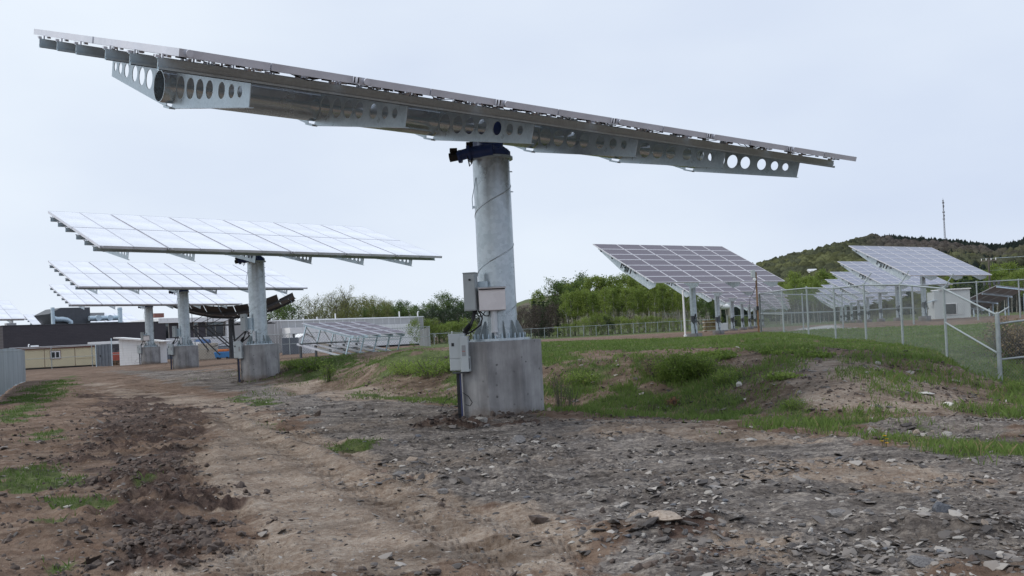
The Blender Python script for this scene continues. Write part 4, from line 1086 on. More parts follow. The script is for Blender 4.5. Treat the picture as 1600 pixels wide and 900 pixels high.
# return to the right of the corner post
sf = [(11.95, 24.0), (15.0, 24.6), (18.2, 25.2)]
so = empty('chain_link_fence', (0, 0, 0), 0, 'chain link fence running off the right edge from the thick corner post', 'fence')
zz = [fz[0], fz[0] + .10, fz[0] + .2]
for i in (1, 2):
    m = MB(); m.cyl((sf[i][0], sf[i][1], zz[i] - .4), (sf[i][0], sf[i][1], zz[i] + H0), .035, n=12); m.build('post', M['fence_post'], so, True)
VV = MB()
for i in range(2):
    a, b = sf[i], sf[i + 1]
    m = MB(); m.cyl((a[0], a[1], zz[i] + H0 - .22), (b[0], b[1], zz[i + 1] + H0 - .1), .026, n=10); m.build('top_rail', M['fence_post'], so, True)
    m = MB(); m.cyl((a[0], a[1], zz[i] + .82), (b[0], b[1], zz[i + 1] + .86), .024, n=10); m.build('mid_rail', M['fence_post'], so, True)
    v, f = chain_mesh(a, b, H0 - .15, zz[i], zz[i + 1], .085, .0026); VV.add(v, f)
VV.build('chain_mesh', M['chain'], so, kind='stuff')
fence('chain_link_fence', [(12, 47.0), (15.0, 50.2), (18.2, 53.6), (22.5, 54.6)], 1.9, 'short chain link fence turning back towards the gravel pad', .12, .002, .035, mid=True)
fence('chain_link_fence', [(22.5, 54.6), (26.4, 55.2), (29.0, 55.6), (31.8, 56.1), (34.6, 56.6), (37.4, 57.1), (40.4, 57.7)], 2.2, 'rear chain link fence passing before the pale hut at right', .15, .0026, .04)
# far fence along the trees
tf = [(float(a), float(b)) for a, b in zip(np.linspace(-14.5, 36, 24), np.linspace(152, 172, 24))]
fence('chain_link_fence', tf, 1.75, 'long low chain link fence along the foot of the trees', .30, .008, .05, wire='mesh_dark')
fence('chain_link_fence', [(38, 172), (46, 180), (54, 188), (62, 196), (70, 200), (78, 205), (86, 210), (95, 214)], 2.2, 'far chain link fence behind the pale blue arrays', .35, .012, .06, wire='mesh_dark')
yf_ = [(-57.5, 103), (-53.0, 103), (-48.8, 103), (-44.5, 103), (-41.2, 103), (-38, 104), (-34.2, 105), (-30.0, 106), (-24.5, 107), (-19.6, 108), (-14.0, 110), (-9.5, 112), (-12.0, 132), (-14.5, 152)]
fence('chain_link_fence', yf_, 2.3, 'chain link yard fence before the beige trailer and the white shed', .30, .007, .045, mid=True, wire='mesh_dark')

# corrugated metal fence at the left edge
cf = empty('corrugated_fence', (0, 0, 0), 0, 'grey corrugated metal fence at the left edge of the photo', 'fence')
c0, c1 = np.array([-18.6, 34.5]), np.array([-30.2, 60.2]); L = np.hypot(*(c1 - c0)); dd = (c1 - c0) / L; nn = np.array([dd[1], -dd[0]])
npan = 14
for k in range(npan):
    m = MB(); s0, s1 = L * k / npan + .012, L * (k + 1) / npan - .012; pr_ = []
    q = 0; s = s0
    w = (s1 - s0) / 24
    prof = [0, .045, .045, 0]
    for j in range(25): pr_.append((s0 + w * j, prof[j % 4]))
    vs = []
    for s, o_ in pr_:
        b = c0 + dd * s + nn * o_; hz_ = Hs(*b)
        vs += [(b[0], b[1], hz_ + .06 + .05 * ((k * 7) % 3) * .5), (b[0], b[1], hz_ + 1.93)]
    m.add(vs, [(2 * j, 2 * j + 2, 2 * j + 3, 2 * j + 1) for j in range(len(pr_) - 1)])
    m.build('corrugated_panel', M['corr'], cf)
for k in range(npan + 1):
    b = c0 + dd * (L * k / npan) - nn * .05; hz_ = Hs(*b); m = MB(); m.box((b[0], b[1], hz_ + .8), (.08, .08, 2.2)); m.build('post', M['galv_dark'], cf)
m = MB(); zA, zB = Hs(*c0) + 1.94, Hs(*c1) + 1.94; m.beam((*c0, zA), (*c1, zB), .10, .04); m.build('top_trim', M['corr'], cf)
e1 = c1 + np.array([-6.0, 1.2])
m = MB(); vs = []
for j in range(29):
    b = c1 + (e1 - c1) * j / 28 + np.array([0, [0, .045, .045, 0][j % 4]]); hz_ = Hs(*b); vs += [(b[0], b[1], hz_ + .06), (b[0], b[1], hz_ + 1.93)]
m.add(vs, [(2 * j, 2 * j + 2, 2 * j + 3, 2 * j + 1) for j in range(28)]); m.build('corrugated_panel', M['corr'], cf)

# ================================================================== long building behind the yard
BO = np.array([-62.7, 120.0]); BD = np.array([.684, .729]); BD = BD / np.hypot(*BD); BRZ = math.atan2(BD[1], BD[0])
B = empty('building', (BO[0], BO[1], .1), BRZ, 'long flat-roofed building with a dark brick end, a window band and grey metal panels', 'building')
def bx(name, mat, s0, s1, z0, z1, y0, y1, parent=None, bevel=0):
    m = MB(); m.box(((s0 + s1) / 2, (y0 + y1) / 2, (z0 + z1) / 2 - .1), (s1 - s0, y1 - y0, z1 - z0)); return m.build(name, M[mat], parent or B, bevel=bevel)
# local y>0 is away from the camera
bx('dark_wall', 'dark_brick', 0, 21.25, -.5, 5.45, .0, 26)
bx('parapet_cap', 'darkgrey', -.08, 21.3, 5.45, 5.54, -.08, 26)
bx('recessed_wall', 'offwhite', 21.25, 31.9, -.5, 3.12, .10, 26)
bx('window_wall', 'dark_brick', 21.25, 31.2, 3.12, 5.28, .45, 26)
bx('roof_band', 'white', 20.2, 32.2, 5.28, 5.95, -.15, 26)
bx('white_pier', 'white', 30.7, 31.6, -.5, 5.28, .02, .44)
bx('base_wall', 'bluegrey', 21.3, 31.9, -.5, 1.75, -.02, .09)
for s0, s1, two in ((21.3, 21.95, 0), (25.7, 26.4, 0), (27.6, 30.5, 1)):
    w = bx('window_frame', 'tan', s0, s1, 3.0 if s0 > 22 else 3.05, 5.28, .40, .444)
    z = 4.82
    if two:
        mid_ = s0 + (s1 - s0) * .52
        bx('window_pane', 'glass_dark', s0 + .08, mid_ - .05, 3.06, z, .37, .398, w); bx('window_pane', 'glass_dark', mid_ + .05, s1 - .08, 3.06, z, .37, .398, w)
    else: bx('window_pane', 'glass_dark', s0 + .07, s1 - .1, 3.06 if s0 > 22 else 3.1, z, .37, .398, w)
    bx('transom_pane', 'glass_pale', s0 + .07, s1 - .07, z + .06, 5.24, .37, .398, w)
bx('metal_core', 'grey_panel', 31.95, 69.0, -.5, 5.20, .05, 26)
edges_ = [31.95, 34.5, 37.0, 38.85, 39.4, 40.0]
x_ = 40.0; g_r = random.Random(3)
while x_ < 68.2: x_ += g_r.choice((1.1, 1.3, 1.55, 1.9)); edges_.append(min(x_, 69.0))
if edges_[-1] < 69: edges_.append(69.0)
for a, b_ in zip(edges_, edges_[1:]):
    bx('wall_panel', 'grey_panel', a + .035, b_ - .035, -.4, 5.08, .0, .048)
    bx('panel_joint', 'white', b_ - .03, b_ + .03, -.4, 5.07, .015, .047)
bx('roof_trim', 'white', 31.9, 69.1, 5.08, 5.26, -.1, .3)
wa = bx('white_annex', 'white', 40.1, 66.2, .55, 4.0, -2.2, -.06)
bx('annex_plinth', 'black', 60.5, 66.0, -.3, .52, -2.1, -.1)
for s in (45, 50.5, 56, 61.2): bx('annex_joint', 'offwhite', s - .03, s + .03, .58, 3.98, -2.215, -2.2, wa)
for s, hh in ((39.0, .35), (44.8, .3), (47.4, .35), (51.0, .85), (64.5, .95), (68.7, .7)):
    m = MB(); m.cyl((s, 1.0, 5.1), (s, 1.0, 5.16 + hh), .11, n=12)
    if s > 68: m.tube([(s, 1, 5.16 + hh), (s + .05, 1, 5.3 + hh), (s + .25, 1, 5.33 + hh), (s + .3, 1, 5.2 + hh)], .08)
    m.build('roof_vent', M['white'], B, True)
def lb(px, py, Yd):
    """photo pixel at depth -> building local"""
    P = at(px, py, Yd); d = P[:2] - BO; return d @ BD, d @ np.array([-BD[1], BD[0]]), P[2] - .1
# roof plant: stacks, round ducts, plant room, air handling unit
s0_, y0_, z0_ = lb(62, 500, 130); s1_, _, z1_ = lb(126, 493.2, 134)
m = MB(); m.add([(s0_, 4, 6.9), (s0_ + 1.6, 4, 7.7), (s1_, 4, 7.72), (s1_, 4, 5.4), (s0_ + 1.2, 4, 5.4)] + [(s0_, 9, 6.9), (s0_ + 1.6, 9, 7.7), (s1_, 9, 7.72), (s1_, 9, 5.4), (s0_ + 1.2, 9, 5.4)],
    [(0, 1, 2, 3, 4), (9, 8, 7, 6, 5), (0, 5, 6, 1), (1, 6, 7, 2), (2, 7, 8, 3), (3, 8, 9, 4), (4, 9, 5, 0)]); m.build('plant_room', M['darkgrey'], B)
for px, top, w_ in ((82, 480.5, .24), (187, 480.5, .30)):
    s, y, z = lb(px, top, 127.5 + (px - 82) * .055); m = MB(); m.cyl((s, y, 5.3), (s, y, z), w_, n=20); m.cyl((s, y, z - .3), (s, y, z - .22), w_ + .05, n=20); m.build('exhaust_stack', M['galv'], B, True)
s, y, z = lb(84, 502, 128); sa_, ya_, za_ = lb(104, 498.5, 129); sb_, yb_, zb_ = lb(111, 505, 129.5)
m = MB(); m.tube([(s, y, z + .4), (s + .4, y, za_), (sa_ - .4, y, za_), (sa_ + .15, y, za_ - .1), (sb_, y, zb_ + .2), (sb_ + .02, y, 5.2)], .33, 14); m.build('round_duct', M['galv'], B, True)
s0_, y0_, z0_ = lb(139, 497.5, 131); s1_, _, _ = lb(184, 497.5, 134)
m = MB(); m.cyl((s0_, y0_, z0_ + .0), (s1_, y0_, z0_), .34, n=18); m.build('round_duct', M['galv'], B, True)
for f_ in (.28, .68):
    m = MB(); ss_ = s0_ + (s1_ - s0_) * f_; m.cyl((ss_, y0_ - .5, z0_), (ss_, y0_ + .3, z0_), .40, n=18); m.build('duct_fan', M['galv'], B, True)
m = MB(); m.box(((s0_ + s1_) / 2 - .4, y0_ + 2.0, z0_ + .25), (2.3, 1.2, 1.1)); m.build('air_handler', M['grey_panel'], B)
m = MB(); m.box(((s0_ + s1_) / 2, y0_, 5.5), (s1_ - s0_ + .4, .9, .25)); m.build('duct_stand', M['darkgrey'], B)
s, y, z = lb(256, 492, 141); m = MB(); m.box((s, y + 2, z + .0), (1.5, 1.2, .62)); m.build('rooftop_unit', M['brown_metal'], B)
s, y, z = lb(30, 505, 126); m = MB(); m.box((s, y + 3, 5.7), (1.2, .8, .5)); m.cyl((s + .2, y + 3, 5.7), (s + .2, y + 3, 6.4), .16, n=10); m.build('roof_hood', M['grey_panel'], B)

# ================================================================== yard objects
def spot_thing(name, px, py, Yd, label, cat, rz=0.0, group=None):
    p = at(px, py, Yd); z = Hs(p[0], p[1]); return empty(name, (p[0], p[1], z), rz, label, cat, group), p[2] - z
# beige trailer
Tq, _ = spot_thing('site_trailer', 93, 575, 108, 'beige site trailer with a red-brown roof edge and one small white window', 'trailer', rad(24))
zb = at(93, 573, 108)[2] - Tq.location.z
m = MB(); m.box((0, 1.2, .18 + 1.05), (8.3, 2.4, 2.1)); m.build('body', M['beige'], Tq, bevel=.03)
for s in (-1.45, 1.62):
    m = MB(); m.box((s, -.012, 1.23), (.05, .02, 2.08)); m.build('panel_seam', M['brown_metal'], Tq)
m = MB(); m.box((-.25, 1.2, 2.32), (9.0, 2.7, .26)); m.build('roof_edge', M['brown_metal'], Tq)
m = MB(); m.box((-.25, 1.2, 2.47), (9.2, 2.8, .07)); m.build('roof', M['offwhite'], Tq)
m = MB(); m.box((-.35, -.02, 1.5), (1.0, .06, .84)); wf = m.build('window_frame', M['white'], Tq)
m = MB(); m.box((-.35, -.025, 1.5), (1.12, .04, .96)); m.build('window_trim', M['brown_metal'], wf)
for s in (-.56, -.14):
    m = MB(); m.box((s, -.055, 1.5), (.30, .02, .62)); m.build('window_pane', M['glass_dark'], wf)
m = MB(); m.box((0, 1.2, .05), (8.1, 2.2, .26)); m.build('underframe', M['black'], Tq)
m = MB(); m.tube([(-3.0, .6, 2.5), (-3.0, .6, 2.75), (-2.9, .6, 2.78)], .06); m.box((-2.4, .6, 2.58), (.8, .3, .16)); m.build('roof_vent', M['white'], Tq)
m = MB(); m.beam((1.7, -.06, 1.02), (4.1, -.06, 1.06), .03, .05); m.build('hand_rail', M['beige'], Tq)
# white shed with a single-pitch roof
Tq, _ = spot_thing('white_shed', 219, 572, 97, 'small white shed with a single slope roof and black window panes', 'shed', rad(4))
m = MB(); m.add([(-1.95, 0, -.2), (1.95, 0, -.2), (1.95, 0, 2.15), (-1.95, 0, 2.62), (-1.95, 2.6, -.2), (1.95, 2.6, -.2), (1.95, 2.6, 2.15), (-1.95, 2.6, 2.62)], [(0, 1, 2, 3), (7, 6, 5, 4), (0, 4, 5, 1), (1, 5, 6, 2), (2, 6, 7, 3), (3, 7, 4, 0)]); m.build('wall', M['white'], Tq)
m = MB(); m.beam((-2.4, 1.3, 2.75), (2.5, 1.3, 2.16), 3.2, .14); m.build('roof', M['white'], Tq)
m = MB(); m.box((1.62, -.02, 1.35), (.42, .04, 1.0)); wf = m.build('window_frame', M['offwhite'], Tq)
for a_ in (-.1, .1):
    for b_ in (-.33, 0, .33):
        m = MB(); m.box((1.62 + a_, -.045, 1.35 + b_), (.17, .02, .29)); m.build('window_pane', M['glass_dark'], wf)
for k in range(9):
    m = MB(); m.box((0, -.008, .0 + k * .24), (3.9, .014, .012)); m.build('siding_lap', M['offwhite'], Tq)
# grey gate leaf
Tq, _ = spot_thing('metal_gate', 163, 575, 101, 'closed dark grey sheet metal gate between the beige trailer and the white shed', 'gate')
m = MB()
for k in range(9): m.box((-.70 + k * .175, .04 if k % 2 else 0, 1.15), (.17, .03, 2.2 + (.12 if k > 2 else 0)))
m.build('gate_sheet', M['bluegrey'], Tq)
for s in (-.8, .85):
    m = MB(); m.cyl((s, 0, -.2), (s, 0, 2.9 if s > 0 else 2.3), .05, n=10); m.build('post', M['galv_dark'], Tq)
m = MB(); m.box((-.35, -.05, 1.1), (.08, .05, .2)); m.build('latch', M['black'], Tq)
# odds and ends in the yard
Tq, _ = spot_thing('red_compressor', 184, 562, 108, 'rusty red machine half hidden behind the grey gate', 'machine')
m = MB(); m.box((0, 0, .9), (1.2, .9, 1.0)); m.build('housing', M['red'], Tq, bevel=.1)
m = MB(); m.cyl((-.5, -.5, .3), (-.5, .5, .3), .3, n=16); m.build('wheel', M['black'], Tq)
m = MB(); m.box((.1, 0, .3), (1.6, .8, .14)); m.build('chassis', M['darkgrey'], Tq)
m = MB(); m.cyl((-.35, 0, 1.4), (-.35, 0, 1.9), .09, n=10); m.box((.3, 0, 1.5), (.5, .6, .2)); m.build('exhaust', M['darkgrey'], Tq)
Tq, _ = spot_thing('pallet_stack', 183, 572, 106, 'stack of orange brown wooden pallets by the grey gate', 'pallets')
for k in range(3):
    for j in range(5):
        m = MB(); m.box((0, -.5 + j * .24, .12 + k * .2), (1.3, .14, .03)); m.build('board', M['wood'], Tq)
    for j in (-.55, 0, .55):
        m = MB(); m.box((j, 0, .04 + k * .2), (.1, 1.1, .11)); m.build('bearer', M['wood'], Tq)
Tq, _ = spot_thing('white_tarp_bale', 178, 548, 114, 'low white flat-roofed lean-to behind the grey gate', 'lean-to')
m = MB(); m.box((0, 0, 2.55), (5.2, 2.0, .35)); m.build('roof', M['offwhite'], Tq)
for s in (-2.4, 2.4):
    m = MB(); m.box((s, -.8, 1.1), (.12, .12, 2.7)); m.build('post', M['offwhite'], Tq)
Tq, _ = spot_thing('blue_drum_bundle', 317, 545, 118, 'blue tarpaulin bundle on a dark stand beside the third footing', 'tarpaulin')
m = MB(); z_ = 1.75; m.cyl((-.85, 0, z_), (.85, 0, z_), .66, n=20); me_ = m.mesh('tarp', M['blue_tarp'], True)
for v in me_.vertices: v.co += Vector((0, 0, .06 * math.sin(v.co.x * 5)))
link('tarp', me_, Tq)
m = MB(); m.box((0, 0, .55), (1.6, .9, 1.05)); m.build('stand', M['darkgrey'], Tq)
Tq, _ = spot_thing('beige_cabinet', 326, 563, 106, 'tan equipment cabinet with double doors behind the yard fence', 'cabinet')
m = MB(); m.box((0, 0, .9), (2.0, .8, 1.8)); m.build('body', M['tan'], Tq, bevel=.03)
for s in (-.5, .5):
    m = MB(); m.box((s, -.41, .9), (.94, .03, 1.66)); m.build('door', M['tan'], Tq)
m = MB(); m.box((.08, -.44, .9), (.04, .03, .2)); m.build('handle', M['black'], Tq)
Tq, _ = spot_thing('white_cabinet', 308, 560, 106.5, 'narrow white equipment cabinet behind the yard fence', 'cabinet')
m = MB(); m.box((0, 0, 1.0), (.75, .7, 2.0)); m.build('body', M['white'], Tq, bevel=.02)
m = MB(); m.box((0, -.36, 1.0), (.64, .02, 1.8)); m.build('door', M['white'], Tq)
Tq, _ = spot_thing('blue_bin', 350, 572, 104, 'bright blue bin with an orange load on top', 'bin')
m = MB(); m.add([(-.75, -.4, .1), (.75, -.4, .1), (.75, .4, .1), (-.75, .4, .1), (-.9, -.5, .75), (.9, -.5, .75), (.9, .5, .75), (-.9, .5, .75)], [(3, 2, 1, 0), (4, 5, 6, 7), (0, 1, 5, 4), (1, 2, 6, 5), (2, 3, 7, 6), (3, 0, 4, 7)]); m.build('tub', painted('sky_blue_plastic', (.06, .22, .50), .45, .15), Tq, bevel=.05)
m = MB(); m.box((.05, 0, .9), (1.1, .7, .26)); m.build('load', M['orange'], Tq, bevel=.05)
m = MB(); m.cyl((-.5, -.45, .1), (-.5, .45, .1), .12, n=10); m.cyl((.5, -.45, .1), (.5, .45, .1), .12, n=10); m.build('wheel', M['black'], Tq)
Tq, _ = spot_thing('shipping_box', 455, 557, 112, 'blue-grey metal container box before the grey building', 'container', rad(6))
m = MB(); m.box((0, 0, .95), (1.75, 1.6, 1.95)); m.build('body', M['bluegrey'], Tq, bevel=.02)
for k in range(7):
    m = MB(); m.box((-.75 + k * .25, -.81, .95), (.12, .03, 1.8)); m.build('rib', M['bluegrey'], Tq)
m = MB(); m.cyl((.4, 0, 1.9), (.4, 0, 2.35), .14, n=10); m.build('roof_fan', M['darkgrey'], Tq, True)
Tq, _ = spot_thing('white_shelter', 480, 560, 113, 'white gable-roofed storage shelter beside the blue-grey container', 'shelter', rad(28))
m = MB(); w_ = .95
m.add([(-w_, 0, -.2), (w_, 0, -.2), (w_, 0, 1.75), (0, 0, 2.25), (-w_, 0, 1.75), (-w_, 3.2, -.2), (w_, 3.2, -.2), (w_, 3.2, 1.75), (0, 3.2, 2.25), (-w_, 3.2, 1.75)], [(0, 1, 2, 3, 4), (9, 8, 7, 6, 5), (0, 5, 6, 1), (1, 6, 7, 2), (4, 9, 5, 0)]); m.build('wall', M['white'], Tq)
for s in (-1, 1):
    m = MB(); m.add([(s * (w_ + .1), -.15, 1.72), (0, -.15, 2.31), (0, 3.4, 2.31), (s * (w_ + .1), 3.4, 1.72), (s * (w_ + .1), -.15, 1.78), (0, -.15, 2.37), (0, 3.4, 2.37), (s * (w_ + .1), 3.4, 1.78)], [(0, 1, 2, 3), (7, 6, 5, 4), (0, 4, 5, 1), (1, 5, 6, 2), (2, 6, 7, 3), (3, 7, 4, 0)]); m.build('roof', M['white'], Tq)
m = MB(); m.box((0, -.02, .8), (.9, .04, 1.6)); m.build('door', M['offwhite'], Tq)
Tq, _ = spot_thing('tan_crate', 505, 556, 111, 'low tan and white crate under the solar table', 'crate')
m = MB(); m.box((0, 0, .6), (1.5, 1.0, 1.2)); m.build('body', M['tan'], Tq); m = MB(); m.box((1.05, 0, .7), (.4, 1.0, 1.5)); m.build('end_panel', M['white'], Tq)

# ================================================================== plateau: hut, ground mount, poles, tanks
p = at(1494, 497, 72); Tq = empty('pale_hut', (p[0], p[1], Hs(p[0], p[1])), rad(-8), 'pale grey equipment hut with one dark square opening behind the right fence', 'hut')
m = MB(); m.box((.0, 1.0, .95), (2.1, 2.0, 2.3)); m.build('wall', M['box_grey2'], Tq)
m = MB(); m.box((-1.05 - .22, .9, .95), (.42, 1.8, 2.1)); m.build('side_wall', M['box_grey2'], Tq)
m = MB(); m.box((.0, 1.0, 2.14), (2.25, 2.2, .08)); m.build('roof', M['white'], Tq)
m = MB(); m.box((-.35, -.02, .68), (.86, .05, .86)); wf = m.build('opening_frame', M['white'], Tq); m = MB(); m.box((-.35, -.05, .68), (.74, .03, .76)); m.build('dark_opening', M['black'], wf)
m = MB(); m.box((.35, -.015, .7), (.4, .03, .9)); m.build('door', M['box_grey2'], Tq)
m = MB(); m.beam((-1.9, .2, 1.25), (-1.3, .2, 1.42), .5, .05); m.build('awning', M['galv'], Tq)
p = at(1553, 492, 76); Tq = empty('ground_mount_array', (p[0], p[1], Hs(p[0], p[1])), rad(28), 'ground mounted panel rack seen from its dark underside at the right edge', 'solar rack')
HM = Matrix.Translation((0, 0, 1.35)) @ Matrix.Rotation(rad(-20), 4, 'X') @ Matrix.Rotation(rad(6), 4, 'Y')
for i in range(5):
    for j in range(3):
        m = MB(); m.box((-1.7 + j * 1.15, -1.5 + i * 1.35, 0), (1.1, 1.3, .05)); m.build('solar_panel', M['pv_back'], Tq, False, HM)
for i in range(6):
    yv = -2.1 + i * 1.33
    m = MB(); m.beam((-2.2, yv, -.1), (1.2, yv, -.1), .06, .1); m.build('rafter', M['galv'], Tq, False, HM)
    for xv, zz_ in ((-1.6, .6), (.7, 1.6)):
        m = MB(); m.beam((xv, yv, -.3), (xv, yv, zz_), .07, .07, (0, 1, 0)); m.build('leg', M['galv'], Tq)
p = at(1070.5, 517.5, 58); Tq = empty('white_pole', (p[0], p[1], Hs(p[0], p[1])), 0, 'thin white pipe pole standing just left of the first purplish array post', 'pole')
m = MB(); m.cyl((0, 0, -.2), (-.02, 0, 2.75), .055, n=12); m.build('pipe', M['white'], Tq, True)
m = MB(); m.cyl((0, 0, -.1), (0, 0, .12), .1, n=12); m.cyl((-.02, 0, 2.75), (-.02, 0, 2.80), .065, n=12); m.build('collar', M['white'], Tq)
p = at(1186.5, 521, 46.6); Tq = empty('camera_post', (p[0] - .05, p[1] - .1, Hs(p[0], p[1])), 0, 'brown wooden post with a grey box and white camera at the fence end', 'post')
m = MB(); m.box((0, 0, 1.42), (.07, .06, 3.0)); m.build('post', M['wood'], Tq)
m = MB(); m.box((-.15, -.05, 2.85), (.20, .15, .36)); m.build('sensor_box', M['box_grey'], Tq, bevel=.02)
m = MB(); m.cyl((-.10, -.16, 2.58), (-.10, .0, 2.60), .07, n=14); m.cyl((-.10, -.17, 2.56), (-.10, -.10, 2.57), .05, n=14); m.build('camera', M['white'], Tq, True)
m = MB(); m.box((-.02, -.08, 1.2), (.1, .1, .2)); m.tube([(0, -.05, 2.4), (-.2, -.05, 1.9), (-.35, -.05, 1.7), (-.4, -.05, 1.3)], .012); m.build('cable_box', M['black'], Tq)
p = at(1131, 484, 190); Tq = empty('white_tank', (p[0], p[1], Hs(p[0], p[1])), rad(10), 'long white tank on the bank beyond the purplish arrays', 'tank')
zt = p[2] + .6 - Tq.location.z
m = MB(); m.cyl((-1.3, 0, zt), (1.4, 0, zt), .55, n=18); m.build('vessel', M['white'], Tq, True)
m = MB(); m.box((-.9, 0, zt / 2 - .1), (.3, .8, zt)); m.box((1.0, 0, zt / 2 - .1), (.3, .8, zt)); m.build('saddle', M['tan'], Tq)
m = MB(); m.cyl((-1.1, 0, zt + .45), (-1.1, 0, zt + .8), .2, n=12); m.build('manhole', M['white'], Tq)
p = at(1130, 515, 78); Tq = empty('inverter_cabinet', (p[0], p[1], Hs(p[0], p[1])), rad(5), 'pale blue-grey cabinet between the second and third purplish array posts', 'cabinet')
m = MB(); m.box((0, 0, .36), (.72, .4, .62)); m.build('body', M['box_grey2'], Tq, bevel=.02); m = MB(); m.box((0, -.21, .36), (.62, .02, .52)); m.build('door', M['box_grey2'], Tq)
m = MB(); m.box((0, 0, -.02), (.6, .36, .18)); m.build('plinth', M['darkgrey'], Tq)
p = at(1108, 513, 100); Tq = empty('lumber_pile', (p[0], p[1], Hs(p[0], p[1])), rad(8), 'small pile of grey lumber behind the first purplish array', 'lumber')
for k in range(8):
    m = MB(); m.box((.06 * (k % 3), .1 * (k % 2), .15 + .14 * k), (1.2, .6, .09)); m.build('plank', M['wood'] if k % 3 else M['tan'], Tq)
m = MB(); m.box((-.4, 0, .05), (.1, .6, .2)); m.box((.4, 0, .05), (.1, .6, .2)); m.build('bearer', M['wood'], Tq)
p = at(1547.5, 460, 125); Tq = empty('utility_pole', (p[0], p[1], 1.0), rad(-40), 'wooden utility pole with a crossarm and transformers in the woods at right', 'utility pole')
zt = at(1547, 403, 125)[2] - 1.0
m = MB(); m.cyl((0, 0, -1), (0, 0, zt), .16, .11, 12); m.build('pole', M['bark'], Tq, True)
m = MB(); m.box((0, 0, zt - .35), (1.9, .1, .12)); m.build('crossarm', M['bark'], Tq)
m = MB(); m.box((.25, 0, zt - 3.0), (1.8, .1, .1)); m.build('crossarm', M['bark'], Tq)
for s in (-.85, -.3, .3, .85):
    m = MB(); m.cyl((s, 0, zt - .3), (s, 0, zt - .02), .05, n=8); m.build('insulator', M['white'], Tq)
for s in (-.6, .0, .6, 1.1):
    m = MB(); m.cyl((s, -.2, zt - 3.5), (s, -.2, zt - 2.9), .16, n=12); m.build('transformer', M['darkgrey'], Tq)
for k, (dz0, s) in enumerate(((-.05, -.85), (-.05, -.3), (-.05, .85), (-1.6, .0), (-2.9, .6))):
    m = MB(); pts = [(s + 55 * q, 8 * q, zt + dz0 - 1.6 * 4 * q * (1 - q) * .5 + 2.0 * q) for q in np.linspace(0, 1, 14)]; m.tube(pts, .009, 4); m.build('wire', M['galv_dark'], Tq)

# ================================================================== trees
def leaf_cloud(P, size, seed, flat=0.0):
    """one small diamond-shaped leaf spray per point"""
    g = np.random.default_rng(seed); n = len(P)
    a = g.normal(size=(n, 3)); a /= np.linalg.norm(a, axis=1)[:, None]
    b = np.cross(a, g.normal(size=(n, 3))); b /= np.linalg.norm(b, axis=1)[:, None]
    s = size * g.uniform(.5, 1.35, n)[:, None]
    V = np.stack([P - a * s, P + b * s * .55, P + a * s, P - b * s * .55], 1)
    F = np.arange(n)[:, None] * 4 + np.array([[0, 1, 2, 3]])
    return V.reshape(-1, 3), F

def branchy(h, seed, spread, first, nl, tw=1.0, up=.6, lean=.03):
    """trunk with limbs; returns tubes and limb tip points"""
    g = np.random.default_rng(seed); tubes = []; tips = []
    top = np.array([g.normal(0, lean * h), g.normal(0, lean * h), h])
    tr = [np.array([0, 0, -.4])] + [top * t + np.array([g.normal(0, .012 * h), g.normal(0, .012 * h), 0]) for t in (.2, .4, .6, .8, .97)]
    tubes.append((tr, .016 * h * tw, .004 * h))
    for k in range(nl):
        t = first + (1 - first) * (k + g.random()) / nl
        i = min(int(t * 5), 4); b0 = tr[i] + (tr[i + 1] - tr[i]) * (t * 5 - i)
        az = k * 2.4 + g.normal(0, .4); L = spread * h * (1.05 - .75 * abs(t - .45) ** 1.1) * g.uniform(.7, 1.15)
        d = np.array([math.cos(az), math.sin(az), up + g.normal(0, .15)]); d /= np.linalg.norm(d)
        p1 = b0 + d * L * .5; p2 = b0 + d * L + np.array([0, 0, .14 * L])
        tubes.append(([b0, p1, p2], .006 * h * tw, .0016 * h)); tips += [(p1, .6), (p2, 1.0), ((p1 + p2) / 2, .9)]
        for q in range(3):
            f = g.uniform(.3, .9); s0 = b0 + (p2 - b0) * f; e = d + g.normal(0, .6, 3); e /= np.linalg.norm(e); s1 = s0 + e * L * .38
            tubes.append(([s0, s1], .0028 * h * tw, .0009 * h)); tips.append((s1, .8))
    tips.append((tr[-1], .7)); return tubes, tips

